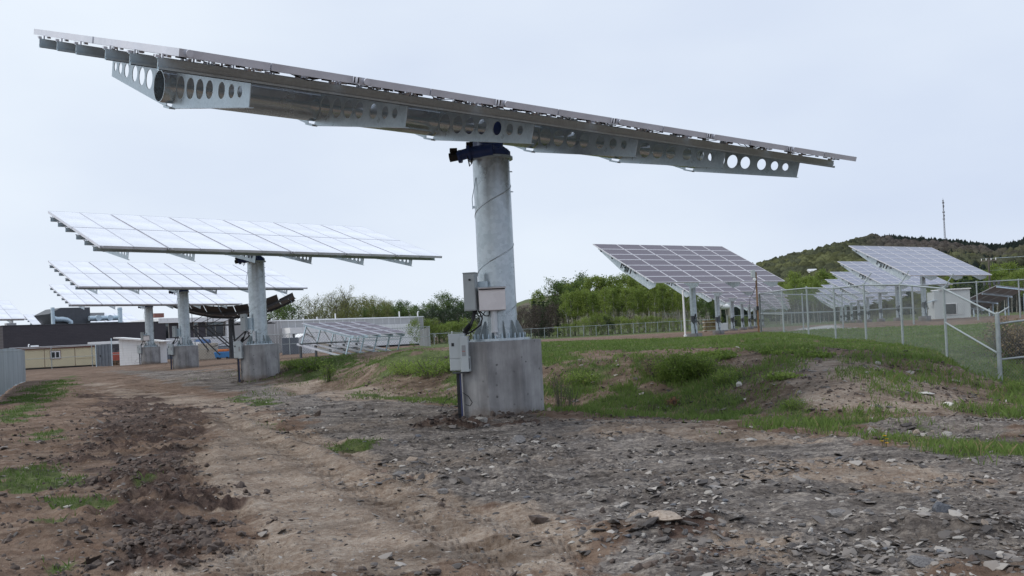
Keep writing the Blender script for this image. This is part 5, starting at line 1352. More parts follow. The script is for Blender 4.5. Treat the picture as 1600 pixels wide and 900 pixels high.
def make_tree(name, kind, h, seed):
    g = np.random.default_rng(seed + 500)
    m = MB()
    if kind == 'conifer':
        m.tube([(0, 0, -.4), (0, 0, h * .5), (0, 0, h)], .016 * h, 6, .003 * h); P = []
        nlay = 15
        for k in range(nlay):
            t = .10 + .88 * k / nlay; R = .21 * h * (1 - t) ** .85 + .03 * h * (1 - t); nb = int(7 + 5 * (1 - t))
            for j in range(nb):
                a = g.uniform(0, 6.28); rr = R * g.uniform(.7, 1.15)
                for q in np.linspace(.12, 1, 11):
                    P.append((math.cos(a) * rr * q + g.normal(0, .02 * h), math.sin(a) * rr * q + g.normal(0, .02 * h), h * t - .22 * rr * q + g.normal(0, .010 * h)))
        P = np.array(P); V, F = leaf_cloud(P, .022 * h, seed); mat, bk = M['leaf_dark'], M['bark']
    else:
        par = {'aspen': (.20, .38, 15, 1.0, 1.1, 84, .058, .0125, 'leaf_bright', 'bark_pale'), 'birch': (.17, .42, 13, .8, 1.3, 80, .055, .0115, 'leaf_bright', 'bark_pale'),
               'broad': (.33, .28, 16, 1.0, .7, 78, .070, .0135, 'leaf_mid', 'bark'), 'bare': (.30, .30, 20, .85, .9, 34, .066, .0085, 'leaf_olive', 'bark'),
               'brown': (.24, .15, 22, .8, .8, 46, .07, .0090, 'leaf_brown', 'bark'), 'shrub': (.5, .05, 16, .7, .8, 60, .12, .022, 'leaf_bright', 'bark'),
               'pine': (.34, .25, 16, 1.0, .3, 90, .075, .0125, 'leaf_dark', 'bark'), 'olive': (.27, .20, 18, .9, .9, 70, .075, .0105, 'leaf_olive', 'bark')}[kind]
        spread, first, nl, tw, up, nleaf, sg, ls, mat, bk = par
        tubes, tips = branchy(h, seed, spread, first, nl, tw, up)
        for pts, r0, r1 in tubes: m.tube(pts, max(r0, .015), 5, max(r1, .010))
        P = []
        for c, w in tips:
            k = int(nleaf * .55 * w * g.uniform(.35, 1.3)); P.append(c + g.normal(0, 1, (k, 3)) * np.array([sg, sg, sg * .75]) * h * .62)
        P = np.concatenate(P); V, F = leaf_cloud(P, ls * h * 1.15, seed); mat, bk = M[mat], M[bk]
    T = empty(name)
    m.build('trunk', bk, T, True)
    me = np_mesh('crown', V, F, mat); cl = fbm(P[:, 0] * .9 / (.1 * h) + 40, P[:, 2] * .9 / (.1 * h) + P[:, 1] / (.1 * h), 2, seed)
    tint_mesh(me, np.repeat(np.clip(.5 + 1.3 * (cl - .5) + g.normal(0, .14, len(P)), 0, 1), 4)); link('crown', me, T)
    return T

PROTO = {}
KN = {'aspen': ('aspen_tree', 'tree'), 'birch': ('birch_tree', 'tree'), 'broad': ('leafy_tree', 'tree'), 'bare': ('budding_tree', 'tree'), 'brown': ('bare_tree', 'tree'), 'shrub': ('roadside_shrub', 'shrub'),
      'pine': ('pine_tree', 'tree'), 'conifer': ('spruce_tree', 'tree'), 'olive': ('budding_tree', 'tree')}
tg = random.Random(21)
def tree(kind, px, ytop, Yd, label, group, jit=0.0):
    v = tg.randrange(3); key = (kind, v)
    x, y, z1 = at(px, ytop, Yd); zg = Hs(x, y); h = z1 - zg
    h0 = {'shrub': 3.5}.get(kind, 10.0)
    first = key not in PROTO
    if first: PROTO[key] = make_tree(KN[kind][0], kind, h0, 31 * v + len(kind) * 7)
    o = PROTO[key] if first else copy_tree(PROTO[key])
    s = h / h0 / 1.03; w = s * tg.uniform(.85, 1.15)
    o.location = (x, y, zg); o.scale = (w, w, s); o.rotation_euler = (0, 0, tg.uniform(0, 6.28))
    tag(o, label, KN[kind][1], group); return o

def belt(kind, x0, x1, n, ys, Y0, Y1, label, group):
    for k in range(n):
        f = (k + tg.uniform(.15, .85)) / n; px = x0 + (x1 - x0) * f
        j = f * (len(ys) - 1); i = min(int(j), len(ys) - 2); yt = ys[i] + (ys[i + 1] - ys[i]) * (j - i)
        tree(kind, px, yt + tg.uniform(-4, 9), tg.uniform(Y0, Y1), label, group)
# behind the grey building
belt('bare', 462, 545, 7, [468, 462, 456], 205, 225, 'thin budding tree showing branches above the grey building, left half', 'thin budding trees behind the grey building')
belt('olive', 520, 612, 10, [470, 466, 470, 476], 212, 235, 'olive budding tree above the roof right of the thin trees', 'olive trees behind the grey building')
belt('olive', 470, 620, 9, [488, 484, 486], 200, 206, 'low olive tree just above the grey building roofline', 'low olive trees at the roofline')
belt('broad', 428, 462, 3, [478, 479], 195, 205, 'leafy green tree beside the tip of the dark dish', 'green trees beside the dark dish')
belt('olive', 600, 660, 7, [478, 484, 490], 214, 240, 'olive tree tapering down behind the building end', 'olive trees behind the building end')
belt('conifer', 612, 660, 5, [484, 480], 232, 250, 'small dark spruce top over the right end of the roof', 'dark spruces over the roof end')
tree('broad', 625, 474, 218, 'rounded green tree poking above the right end of the grey roof', None)
tree('broad', 690, 463, 205, 'tall pale green tree just left of the grey cabinet on the nearest pillar', None)
belt('broad', 652, 742, 7, [480, 472, 468], 205, 225, 'mid green tree between the grey building and the nearest pillar', 'mid green trees left of the nearest pillar')
belt('pine', 664, 745, 9, [484, 476, 470], 182, 196, 'dark bushy pine right of the grey building', 'dark pines right of the grey building')
belt('olive', 655, 700, 6, [500, 506], 172, 178, 'low olive bush tree at the building corner', 'low bushes at the building corner')
belt('shrub', 650, 748, 14, [508, 504, 506], 168, 178, 'low green shrub at the foot of the dark pines', 'shrubs at the foot of the dark pines')
belt('broad', 560, 660, 8, [482, 484, 486], 205, 212, 'light green tree just above the right half of the roof', 'light green trees above the roof')
belt('brown', 806, 868, 16, [482, 480, 478], 182, 196, 'leafless red-brown tree just right of the nearest pillar', 'leafless brown trees right of the nearest pillar')
belt('conifer', 826, 872, 5, [470, 466, 470], 186, 200, 'dark spruce among the leafless brown trees', 'spruces among the brown trees')
tree('aspen', 839, 457, 205, 'light green tree rising behind the spruces right of the nearest pillar', None)
belt('broad', 868, 900, 4, [446, 436], 190, 200, 'dense dark green tree at the left end of the bright wood', 'dark green trees at the left of the bright wood')
belt('aspen', 876, 1012, 13, [446, 432, 436, 434, 440], 188, 206, 'tall bright green aspen left of the first purplish array', 'bright aspens left of the purplish array')
belt('birch', 880, 1070, 24, [452, 448, 446, 448], 176, 186, 'slim pale-trunked birch behind the long low fence', 'birches behind the long low fence')
belt('birch', 985, 1075, 8, [450, 440, 434], 184, 196, 'tall birch partly hidden by the first purplish array', 'birches partly hidden by the purplish array')
belt('aspen', 1010, 1190, 10, [440, 430, 440], 192, 206, 'green aspen directly behind the purplish arrays', 'aspens behind the purplish arrays')
belt('shrub', 868, 1075, 22, [506, 498, 500, 496], 171, 178, 'low yellow-green shrub at the foot of the birches', 'shrubs at the foot of the birches')
tree('pine', 949, 492, 175, 'single dark low evergreen at the foot of the birches', None)
belt('olive', 870, 1080, 16, [478, 474, 472], 198, 216, 'olive undergrowth tree deep behind the birches', 'undergrowth behind the birches')
belt('shrub', 1080, 1200, 9, [500, 498], 176, 190, 'low shrub behind the purplish array posts', 'shrubs behind the purplish array posts')
belt('olive', 1200, 1500, 20, [462, 458, 460], 232, 252, 'olive undergrowth tree beyond the fenced arrays', 'undergrowth beyond the fenced arrays')
belt('broad', 1088, 1122, 3, [462, 468], 178, 186, 'dark leafy tree seen between the purplish array posts', 'dark trees between the array posts')
belt('conifer', 1125, 1160, 3, [462, 470], 192, 204, 'spruce seen under the purplish arrays', 'spruces under the purplish arrays')
belt('birch', 1205, 1330, 15, [446, 440, 436, 442], 222, 250, 'bright birch between the purplish and pale blue arrays', 'birches between the two array rows')
belt('aspen', 1215, 1340, 9, [432, 428, 432], 256, 280, 'tall green aspen below the hill between the array rows', 'aspens below the hill')
belt('brown', 1225, 1480, 22, [470, 468, 466], 214, 224, 'leafless grey-brown tree seen through the fences', 'leafless trees seen through the fences')
belt('conifer', 1275, 1330, 5, [446, 440], 240, 262, 'dark spruce left of the pale blue arrays', 'spruces left of the pale blue arrays')
belt('conifer', 1478, 1545, 8, [432, 424, 430], 200, 226, 'dark spruce right of the pale blue arrays', 'spruces right of the pale blue arrays')
belt('birch', 1535, 1690, 18, [428, 424, 420], 215, 240, 'yellow-green birch at the right edge behind the utility pole', 'birches at the right edge')
belt('aspen', 1440, 1690, 14, [420, 416, 408], 262, 290, 'green aspen at the foot of the hill at right', 'aspens at the foot of the hill')
belt('brown', 1540, 1680, 9, [452, 450], 205, 212, 'leafless tree low behind the utility pole', 'leafless trees behind the utility pole')
belt('broad', -80, 6, 5, [512, 512], 150, 165, 'green tree at the far left edge beside the dark building', 'green trees at the left edge')
t_ = tree('shrub', 647, 506, 118, 'young pale-leaved tree at the right end of the white annex', None); t_.name = 'young_tree'; t_['category'] = 'tree'; t_.scale = (.55, .55, t_.scale[2])

# ================================================================== shrubs and weeds near the ditch
def make_bush(name, h, w, seed, n, mat, ls, stems=14, gap=.5):
    g = np.random.default_rng(seed); T = empty(name); m = MB(); P = []
    for k in range(stems):
        a = g.uniform(0, 6.28); r = w * g.uniform(.1, 1); e = np.array([math.cos(a) * r, math.sin(a) * r, h * g.uniform(.55, 1.0) * (1 - .35 * (r / w) ** 2)])
        b0 = np.array([e[0] * .2, e[1] * .2, -.05]); mid = b0 * .4 + e * .6 + np.array([0, 0, .08 * h]); m.tube([b0, mid, e], .008, 4, .003)
        for q in range(3):
            s0 = b0 + (e - b0) * g.uniform(.35, .9); m.tube([s0, s0 + g.normal(0, .13 * h, 3) + np.array([0, 0, .12 * h])], .004, 3, .002)
        k2 = n // stems; tt = g.beta(2.2, 1.2, k2)[:, None]
        P.append(b0 + (e - b0) * tt + g.normal(0, 1, (k2, 3)) * np.array([.16 * w, .16 * w, .09 * h]))
    P = np.concatenate(P); P = P[P[:, 2] > .01]; m.build('stems', M['bark'], T)
    if n:
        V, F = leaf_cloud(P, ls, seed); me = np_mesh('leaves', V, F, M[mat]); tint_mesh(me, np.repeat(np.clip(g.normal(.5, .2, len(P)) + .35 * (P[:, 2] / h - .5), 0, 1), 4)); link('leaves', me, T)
    return T
def plant(proto, px, py, label, cat='shrub', s=1.0, group=None, cp=True):
    p = gp(px, py); o = copy_tree(proto) if cp else proto
    o.location = (p[0], p[1], Hs(p[0], p[1]) - .02); o.scale = (s, s, s); o.rotation_euler = (0, 0, tg.uniform(0, 6.28)); tag(o, label, cat, group); return o
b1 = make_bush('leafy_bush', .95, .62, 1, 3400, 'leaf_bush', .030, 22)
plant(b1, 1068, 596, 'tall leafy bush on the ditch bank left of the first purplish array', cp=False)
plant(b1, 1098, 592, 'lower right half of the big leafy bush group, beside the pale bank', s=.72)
plant(b1, 1040, 594, 'leafy bush at the left of the big bush group beside dead brush', s=.66)
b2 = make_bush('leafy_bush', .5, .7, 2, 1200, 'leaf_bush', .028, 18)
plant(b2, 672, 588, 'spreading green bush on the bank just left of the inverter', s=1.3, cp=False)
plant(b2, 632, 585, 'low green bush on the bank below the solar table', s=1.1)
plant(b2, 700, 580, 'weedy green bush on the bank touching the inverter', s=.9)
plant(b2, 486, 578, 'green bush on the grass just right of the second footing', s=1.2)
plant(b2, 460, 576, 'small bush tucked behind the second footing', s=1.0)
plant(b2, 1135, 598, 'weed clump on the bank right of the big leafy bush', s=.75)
plant(b2, 1240, 640, 'small green tuft on the dirt slope above the ditch', s=.45)
plant(b2, 905, 600, 'weed patch on the bank right of the nearest footing', s=.8)
plant(b2, 1590, 612, 'dark grass clump at the foot of the corner post', s=.5)
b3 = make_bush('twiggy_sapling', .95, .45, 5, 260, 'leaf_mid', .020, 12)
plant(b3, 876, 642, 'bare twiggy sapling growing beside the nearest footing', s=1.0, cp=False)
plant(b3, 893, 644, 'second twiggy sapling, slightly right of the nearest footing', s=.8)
plant(b3, 1560, 560, 'brown twiggy bush behind the corner post', s=1.1)
b4 = make_bush('reed_clump', .95, .34, 8, 900, 'leaf_bush', .028, 16)
plant(b4, 512, 598, 'upright clump of tall grass stems on the bank beside the second footing', 'grass clump', s=1.0, cp=False)
b5 = make_bush('dead_brush', .8, .8, 9, 900, 'drygrass', .03, 40)
plant(b5, 1022, 588, 'pile of dead brown brush left of the big leafy bush', 'brush', s=.75, cp=False)
for k, (px, py) in enumerate(((1585, 560), (1605, 556), (1622, 564), (1572, 546), (1640, 556))):
    plant(b5, px, py, 'dry brown brush behind the fence at the right edge', 'brush', s=1.25, group='dry brush behind the right fence')
b6 = make_bush('orange_fern', .26, .2, 12, 260, 'drygrass', .022, 14)
o = plant(b6, 1053, 634, 'small clump of dry orange-brown leaves in the lower grass', 'dead leaves', cp=False)
mt = leafmat('orange_dead_leaves', (.24, .11, .06), (.42, .22, .13), .15)
for c in o.children:
    if c.name.startswith('leaves'): c.data.materials[0] = mt
b7 = make_bush('broadleaf_weed', .16, .45, 14, 420, 'leaf_bush', .045, 14)
fi = True
for px, py in ((1205, 551), (1225, 553), (1248, 552), (1268, 556), (1285, 558), (1118, 556), (1135, 560), (1222, 592)):
    plant(b7, px, py, 'broad-leaved weed on the pale dirt crest', 'weed', s=tg.uniform(.8, 1.2), group='broad-leaved weeds on the dirt crest', cp=not fi); fi = False
# dandelion
p = gp(1383, 700); T = empty('dandelion', (p[0], p[1], hd(p[0], p[1])), 0, 'small yellow dandelion flowers at the edge of the ditch', 'flower')
fm = painted('dandelion_yellow', (.75, .50, .02), .6, .1)
for dx_, dy_, hh_ in ((0, 0, .13), (.03, .02, .09), (-.03, .01, .07), (.01, -.03, .05)):
    m = MB(); m.cyl((dx_ * .5, dy_ * .5, -.02), (dx_, dy_, hh_), .003, n=5); m.build('stalk', M['grass'], T)
    m = MB()
    for q in range(11):
        a = q * .571; m.add([(dx_, dy_, hh_), (dx_ + .022 * math.cos(a - .2), dy_ + .022 * math.sin(a - .2), hh_ + .006), (dx_ + .022 * math.cos(a + .2), dy_ + .022 * math.sin(a + .2), hh_ + .008), (dx_, dy_, hh_ + .012)], [(0, 1, 2), (0, 2, 3), (0, 3, 1)])
    m.build('flower_head', fm, T)

# ================================================================== single stones
def stone(px, py, wpx, hpx, mat, label, flat=None, seed=0, rz=None, group=None, name='stone'):
    p = gp(px, py); d = math.hypot(p[0], p[1]); w = wpx * d / F_PX; hgt = max(hpx * d / F_PX, .015)
    bm = bmesh.new(); bmesh.ops.create_icosphere(bm, subdivisions=3, radius=1.0); g = np.random.default_rng(seed + 900)
    pl = [(g.normal(size=3), g.uniform(.42, .80)) for _ in range(13)]
    pl = [(a / np.linalg.norm(a), k) for a, k in pl]
    for v in bm.verts:
        c = np.array(v.co)
        for a, k in pl:
            q = c @ a
            if q > k: c = c - a * (q - k)
        c = c * (1 + .05 * math.sin(c[0] * 9 + seed) * math.cos(c[1] * 7))
        v.co = c
    for f in bm.faces: f.smooth = False
    me = bpy.data.meshes.new(name); bm.to_mesh(me); bm.free(); me.materials.append(M[mat])
    o = bpy.data.objects.new(name, me); COL.objects.link(o)
    o.scale = (w * .62, w * .45, hgt * .8); o.location = (p[0], p[1], hd(p[0], p[1]) + hgt * .22); o.rotation_euler = (g.normal(0, .12), g.normal(0, .12), g.uniform(-.5, .5) if rz is None else rz)
    return tag(o, label, 'stone', group)
S = [(752, 663, 20, 9, 'rock_pale', 'rounded pale stone at the foot of the nearest concrete footing'), (862, 651, 18, 8, 'rock_tan', 'flat tan stone at the right corner of the nearest footing'),
     (1040, 847, 60, 13, 'rock_tan', 'long flat tan slab stone in the foreground rubble'), (1003, 832, 40, 22, 'rock_tan', 'orange tan angular boulder left of the long slab'), (992, 822, 26, 9, 'rock_pale', 'pale grey flat stone above the orange boulder'),
     (1032, 815, 40, 10, 'rock_grey', 'broad grey slate slab behind the orange boulder'), (1052, 822, 20, 13, 'rock_tan', 'mottled pinkish stone at the middle of the rubble'), (1087, 815, 16, 12, 'rock_blue', 'small blue-grey stone at the upper right of the rubble'),
     (1086, 829, 20, 9, 'rock_rust', 'rust coloured flat stone right in the rubble'), (952, 830, 11, 7, 'rock_white', 'small white stone left of the rubble'), (939, 831, 7, 6, 'rock_pale', 'tiny pink-white stone beside the small white one'),
     (1134, 855, 14, 9, 'rock_rust', 'rust brown wedge stone right of the long slab'), (1035, 873, 18, 7, 'rock_pale', 'pale triangular stone below the long slab'), (1052, 871, 14, 6, 'rock_grey', 'grey stone next to the pale triangular one'),
     (1021, 879, 12, 5, 'rock_pale', 'small pale stone below the triangular ones'), (1071, 854, 12, 9, 'rock_grey', 'grey wedge stone under the end of the long slab'), (1066, 779, 11, 6, 'rock_pale', 'rounded pinkish pebble above the rubble'),
     (1036, 777, 12, 8, 'rock_rust', 'brownish stone above the rubble'), (922, 786, 11, 6, 'rock_pale', 'rounded pale pebble at the edge of the tan track'), (1132, 792, 9, 5, 'rock_white', 'pale pebble right of the bare patch'),
     (1313, 808, 42, 14, 'rock_grey', 'large pale grey slab lying mid right in the foreground'), (1472, 832, 24, 20, 'rock_blue', 'blue-grey boulder at the foot of the low mound at lower right'), (1449, 834, 24, 9, 'rock_pale', 'pale tan stone left of the blue-grey boulder'),
     (1530, 832, 16, 9, 'rock_pale', 'pale stone on the crest of the low mound'), (1538, 846, 12, 8, 'rock_tan', 'pinkish tan stone at the right end of the low mound'), (1428, 822, 14, 8, 'rock_grey', 'grey stone left of the low mound'),
     (1267, 848, 8, 7, 'rock_white', 'small bright white stone in the lower right dirt'), (1470, 881, 18, 9, 'rock_blue', 'flat blue-grey slate near the bottom right'), (1392, 872, 11, 9, 'rock_pale', 'rounded pale pebble near the bottom right'),
     (1440, 894, 50, 9, 'rock_grey', 'long grey slab at the bottom right edge'), (1384, 870, 9, 7, 'rock_blue', 'bluish pebble beside the pale one near the bottom right'), (1372, 857, 16, 6, 'rock_grey', 'dark slate lump above the pale pebble'),
     (1500, 855, 16, 5, 'rock_pale', 'flat pale chip below the low mound'), (643, 719, 20, 8, 'rock_tan', 'tan angular stone in the middle of the grey rubble'), (622, 743, 22, 10, 'rock_grey', 'grey slab stone below the tan angular stone'),
     (600, 735, 22, 10, 'rock_rust', 'brown flat stone left of the grey slab'), (723, 753, 17, 8, 'rock_pale', 'pale square stone at the edge of the clay'), (692, 768, 22, 9, 'rock_grey', 'dark flat slate at the edge of the clay track'),
     (735, 732, 12, 7, 'rock_grey', 'light grey stone above the pale square one'), (482, 646, 12, 6, 'rock_pale', 'pale grey stone left of the dark clod'), (497, 651, 14, 10, 'clod', 'dark rounded clod of earth on the grey gravel'),
     (563, 640, 10, 6, 'rock_grey', 'small grey stone on the gravel before the second footing'), (816, 690, 6, 6, 'rock_rust', 'dark stone beside a buried boulder'), (810, 703, 36, 14, 'rock_grey', 'half buried grey-brown boulder in front of the nearest footing'),
     (870, 705, 20, 8, 'rock_pale', 'pale flat stone right of the half buried boulder'), (952, 683, 12, 6, 'rock_tan', 'small tan stone before the ditch'), (932, 664, 10, 5, 'rock_tan', 'tan pebble near the ditch edge'), (1031, 725, 8, 5, 'rock_white', 'tiny white stone on the striped gravel'),
     (1155, 603, 11, 7, 'rock_white', 'white stone in the grass on the bank'), (1373, 570, 12, 5, 'rock_white', 'flat white stone on top of the dirt slope'), (1356, 584, 9, 5, 'rock_pale', 'small pale stone below the flat white one'),
     (1434, 685, 12, 9, 'rock_tan', 'tan block in the pile of stones at the ditch'), (1420, 679, 9, 6, 'rock_pale', 'pale stone at the top of the ditch stone pile'), (1445, 690, 12, 6, 'rock_pale', 'pale stone right of the tan block at the ditch'),
     (1404, 690, 10, 7, 'rock_tan', 'pinkish stone left in the ditch stone pile'), (1480, 686, 14, 6, 'rock_pale', 'flat pale slab right of the ditch stone pile'), (1492, 694, 16, 6, 'rock_grey', 'grey slab at the right of the ditch stones'),
     (1385, 680, 8, 6, 'rock_tan', 'small tan stone at the left of the ditch stones'), (1456, 678, 10, 6, 'rock_tan', 'tan stone at the upper right of the ditch pile'), (1341, 696, 16, 6, 'rock_rust', 'brown flat stone at the ditch edge near the dandelion'),
     (1175, 690, 20, 6, 'rock_pale', 'pale flat stone on the tracked gravel'), (1080, 692, 14, 5, 'rock_grey', 'dark slate on the tracked gravel'), (1483, 632, 18, 5, 'rock_white', 'white crushed stone on the dirt slope at right'), (1446, 616, 22, 5, 'rock_white', 'spread of white stone below the dirt slope'),
     (1575, 634, 8, 5, 'rock_white', 'small white stone near the right edge'), (1546, 780, 12, 6, 'rock_tan', 'orange tan stone at far right of the gravel')]
for i, (px, py, w, h, mt, lb_) in enumerate(S): stone(px, py, w, h, mt, lb_, seed=i)
for i, (x0, x1, y0, y1) in enumerate([(880, 1600, 720, 899), (560, 860, 660, 780), (1000, 1200, 790, 890)]):
    for k in range((90, 45, 40)[i]):
        stone(tg.uniform(x0, x1), tg.uniform(y0, y1), tg.uniform(7, 15), tg.uniform(3, 6), tg.choice(['rock_grey', 'rock_grey', 'rock_grey', 'rock_grey', 'rock_pale', 'rock_rust', 'rock_blue']),
              'small flat slate piece loose on the grey gravel', seed=300 + 100 * i + k, group='loose slate pieces on the gravel')
# a bent twig sticking out of the gravel
p = gp(1032, 664); m = MB(); z = hd(p[0], p[1]); m.tube([(p[0] - .05, p[1], z), (p[0], p[1], z + .06), (p[0] + .06, p[1], z - .01)], .012, 6); m.tube([(p[0], p[1], z + .06), (p[0] - .02, p[1], z + .11)], .008, 5)
tag(m.build('twig', M['bark']), 'dark bent twig on the gravel before the ditch', 'twig')

# ================================================================== hills, woods on them, mast, houses
def hill(name, prof, d_in, label, noise=.05, nd=40, tail=500):
    """prof: list of (px, y_px of skyline, distance of the crest)"""
    ps = np.array([p[0] for p in prof], float); N = 150
    px = np.linspace(ps[0], ps[-1], N); yy = np.interp(px, ps, [p[1] for p in prof]); dd_ = np.interp(px, ps, [p[2] for p in prof])
    V = []; top = []
    for i in range(N):
        r = ray(px[i], yy[i]); u = r / np.hypot(r[0], r[1]); zt = 1.6 + u[2] * dd_[i]
        for j in range(nd + 8):
            if j <= nd: f = j / nd; D = d_in + (dd_[i] - d_in) * f; z = zt * (f ** 1.35 * .9 + .1 * f)
            else: f = (j - nd) / 7; D = dd_[i] + tail * f; z = zt * (1 - f * f)
            z += zt * noise * (fbm(np.array([px[i] * .02]), np.array([D * .006]), 3, 77)[0] - .5) * min(1, 3 * f if j <= nd else 1) * (0 if j == nd else 1)
            V.append((u[0] * D, u[1] * D, z - (3 if j == 0 else 0)))
    V = np.array(V); ix = np.arange(N * (nd + 8)).reshape(N, nd + 8)
    F = np.stack([ix[:-1, :-1], ix[:-1, 1:], ix[1:, 1:], ix[1:, :-1]], -1).reshape(-1, 4)[:, ::-1]
    return V, F, ix, nd
t = NT('hill_ground'); t.set(t.ramp(t.noise(.012, 5, .6), [(.35, (.045, .052, .022)), (.52, (.075, .068, .042)), (.66, (.095, .120, .035))]), .95, 0, .1); M['hill'] = t.m
RP = [(1120, 432, 820), (1190, 415, 860), (1230, 402, 900), (1290, 388, 980), (1335, 376, 1120), (1362, 368, 1350), (1400, 366.5, 1500), (1450, 371, 1520), (1500, 375, 1550), (1545, 380, 1600), (1560, 381, 1650), (1580, 377, 1700), (1604, 370, 1750), (1700, 352, 1800), (1850, 350, 1800), (2000, 380, 1800)]
V, F, ixr, ndr = hill('hill', [(a, b + 3 + 12000 / c, c) for a, b, c in RP], 330, '')
VH = V
tag(link('hill', np_mesh('hill', V, F, M['hill'], True)), kind='structure')
LP = [(740, 500, 1900), (790, 480, 2000), (822, 468, 2000), (860, 462, 2100), (900, 456, 2200), (960, 452, 2300), (1040, 460, 2300), (1120, 480, 2300)]
V, F, _, _ = hill('far_hill', LP, 1300, '')
t = NT('far_field'); t.set(t.ramp(t.noise(.006, 4, .6), [(.40, (.065, .075, .05)), (.5, (.13, .11, .085)), (.6, (.10, .12, .06))]), .95, 0, .1); M['far_field'] = t.m
tag(link('far_hill', np_mesh('far_hill', V, F, M['far_field'], True)), kind='structure')

def crowns(P, R, seed, spike):
    """many small rough crowns as one mesh"""
    g = np.random.default_rng(seed); bm = bmesh.new(); bmesh.ops.create_icosphere(bm, subdivisions=2, radius=1); co = np.array([v.co for v in bm.verts]); fc = np.array([[v.index for v in f.verts] for f in bm.faces]); bm.free()
    n = len(P); k = len(co)
    W = co[None] * g.uniform(.72, 1.28, (n, k, 1))
    zz_ = W[..., 2]; sp = spike[:, None]
    rad_ = 1 - sp * np.clip((zz_ + .8) / 2.2, 0, .92)
    W[..., 0] *= rad_; W[..., 1] *= rad_; W[..., 2] = zz_ * (1 + .9 * sp)
    Q = W * R[:, None, None] + P[:, None, :]; return Q.reshape(-1, 3), (np.arange(n)[:, None, None] * k + fc[None]).reshape(-1, 3), k
g = np.random.default_rng(77)
hg = VH.reshape(150, ndr + 8, 3)
n = 7600; ii = g.uniform(0, 148.99, n); jj = ndr * np.sqrt(g.random(n)) * 1.02
jj[:900] = ndr - np.abs(g.normal(0, .5, 900)); jj = np.clip(jj, 1, ndr + 1.5)
i0 = ii.astype(int); j0 = jj.astype(int); fi_ = (ii - i0)[:, None]; fj_ = (jj - j0)[:, None]
P = (hg[i0, j0] * (1 - fi_) + hg[i0 + 1, j0] * fi_) * (1 - fj_) + (hg[i0, j0 + 1] * (1 - fi_) + hg[i0 + 1, j0 + 1] * fi_) * fj_
pxs = 1120 + (2000 - 1120) * ii / 149
fr = jj / ndr; nzz = fbm(P[:, 0] * .006, P[:, 1] * .006, 3, 81); nz2 = fbm(P[:, 0] * .02, P[:, 1] * .02, 3, 82)
con = np.clip(sst(.50, .60, nzz + .42 * sst(1335, 1380, pxs) * sst(.84, .96, fr) + .16 * ((fr > .25) & (fr < .55) & (pxs > 1440)) - .12 * sst(1340, 1260, pxs)), 0, 1)
field = (pxs > 1535) & (fr > .28) & (fr < .46) & (nzz < .56)
field |= (pxs > 1500) & (fr > .72) & (fr < .84) & (nz2 > .5)
keep = ~field; P, fr, pxs, nzz, nz2, con = P[keep], fr[keep], pxs[keep], nzz[keep], nz2[keep], con[keep]
iscon = g.random(len(P)) < con
R = np.where(iscon, g.uniform(3.0, 4.8, len(P)), g.uniform(4.0, 7.2, len(P)))
P[:, 2] += R * .55
v, f, k = crowns(P, R, 5, np.where(iscon, .8, .15))
me = np_mesh('hill_wood', v, f, None, True)
yg, ol, br, dk = np.array([.078, .084, .040]), np.array([.052, .058, .036]), np.array([.066, .058, .053]), np.array([.017, .023, .020])
wbr = np.clip(sst(1320, 1400, pxs) * sst(.45, .8, fr + .3 * (nz2 - .5)), 0, 1)[:, None]; wol = np.clip(sst(.4, .6, nz2) * .9, 0, 1)[:, None]
c = yg * (1 - wol) + ol * wol; c = c * (1 - wbr) + br * wbr; c = np.where(iscon[:, None], dk, c) * g.uniform(.75, 1.3, (len(P), 1))
a = me.color_attributes.new('tint', 'FLOAT_COLOR', 'POINT'); d = np.ones((len(v), 4), np.float32); d[:, :3] = np.repeat(c, k, 0); a.data.foreach_set('color', d.ravel())
t = NT('hill_crowns'); at_ = t.attr('tint'); t.set(t.mix(1, at_.outputs['Color'], t.ramp(t.noise(.55, 5, .75), [(.36, (.62, .62, .62)), (.62, (1.35, 1.35, 1.35))]), 'MULTIPLY'), .95, 0, .05); me.materials.append(t.m)
tag(link('hill_wood', me), kind='stuff')
print('hill crowns', len(P))

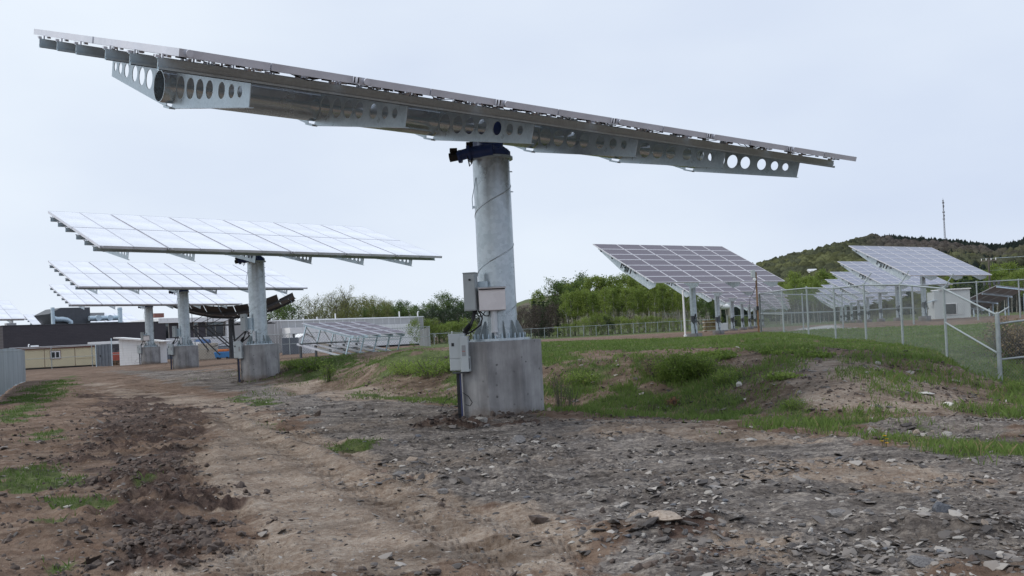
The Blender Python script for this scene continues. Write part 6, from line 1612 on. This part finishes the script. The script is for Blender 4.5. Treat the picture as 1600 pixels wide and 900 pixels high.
x, y, zb = at(1476.5, 371, 1515); zt = at(1475.5, 310, 1515)[2]
T = empty('radio_mast', (x, y, zb - 6), .4, 'tall lattice radio mast standing on the hill ridge', 'radio mast'); hM = zt - zb + 6
mm = painted('mast_grey', (.20, .20, .22), .6, .1); leg = [(1.3 * math.cos(k * 2.094), 1.3 * math.sin(k * 2.094)) for k in range(3)]
for q in leg:
    m = MB(); m.beam((q[0], q[1], 0), (q[0] * .45, q[1] * .45, hM * .93), .42, .42); m.build('leg', mm, T)
m = MB(); st = 16
for k in range(st):
    z0_, z1_ = hM * .93 * k / st, hM * .93 * (k + 1) / st; s0_, s1_ = 1 - .55 * k / st, 1 - .55 * (k + 1) / st
    for a_ in range(3):
        p0, p1 = leg[a_], leg[(a_ + 1) % 3]; m.beam((p0[0] * s0_, p0[1] * s0_, z0_), (p1[0] * s1_, p1[1] * s1_, z1_), .2, .2); m.beam((p1[0] * s0_, p1[1] * s0_, z0_), (p0[0] * s0_, p0[1] * s0_, z0_), .2, .2)
m.build('lacing', mm, T, kind='stuff')
m = MB(); m.cyl((0, 0, hM * .9), (0, 0, hM + 1), .18, n=6); m.build('top_spike', mm, T)
for f_, s in ((.52, 1.4), (.60, 1.1), (.68, 1.5), (.82, 1.0), (.90, 1.3), (.95, .9)):
    m = MB()
    for k in range(3): a_ = k * 2.1 + f_ * 9; m.box((s * math.cos(a_), s * math.sin(a_), hM * f_), (.6, .6, 2.4))
    m.build('antenna', mm, T)
def house(px, py, Yd, w, h, label, wall, roof):
    P_ = at(px, py, Yd); T = empty('house', (P_[0], P_[1], P_[2] - h), rad(20), label, 'house'); m = MB(); m.box((0, 0, h * .3), (w, w * .6, h * 1.4)); m.build('wall', M[wall], T)
    m = MB(); m.add([(-w * .55, -w * .36, h), (w * .55, -w * .36, h), (w * .55, w * .36, h), (-w * .55, w * .36, h), (-w * .55, 0, h * 1.55), (w * .55, 0, h * 1.55)], [(0, 1, 5, 4), (2, 3, 4, 5), (0, 4, 3), (1, 2, 5), (3, 2, 1, 0)]); m.build('roof', M[roof], T)
    m = MB()
    for s in (-.3, 0, .3): m.box((s * w, -w * .305, h * .55), (w * .14, .1, h * .4))
    m.build('windows', M['glass_dark'], T)
house(1269, 424, 560, 5.5, 2.6, 'small white house on the wooded hillside', 'white', 'offwhite')
house(1279, 436, 520, 7.0, 3.0, 'low tan house below the white one on the hillside', 'tan', 'brown_metal')
house(1563, 421, 560, 9, 2.4, 'long low brown house in the trees behind the utility pole', 'brown_metal', 'darkgrey')
print('objects', len(bpy.data.objects))
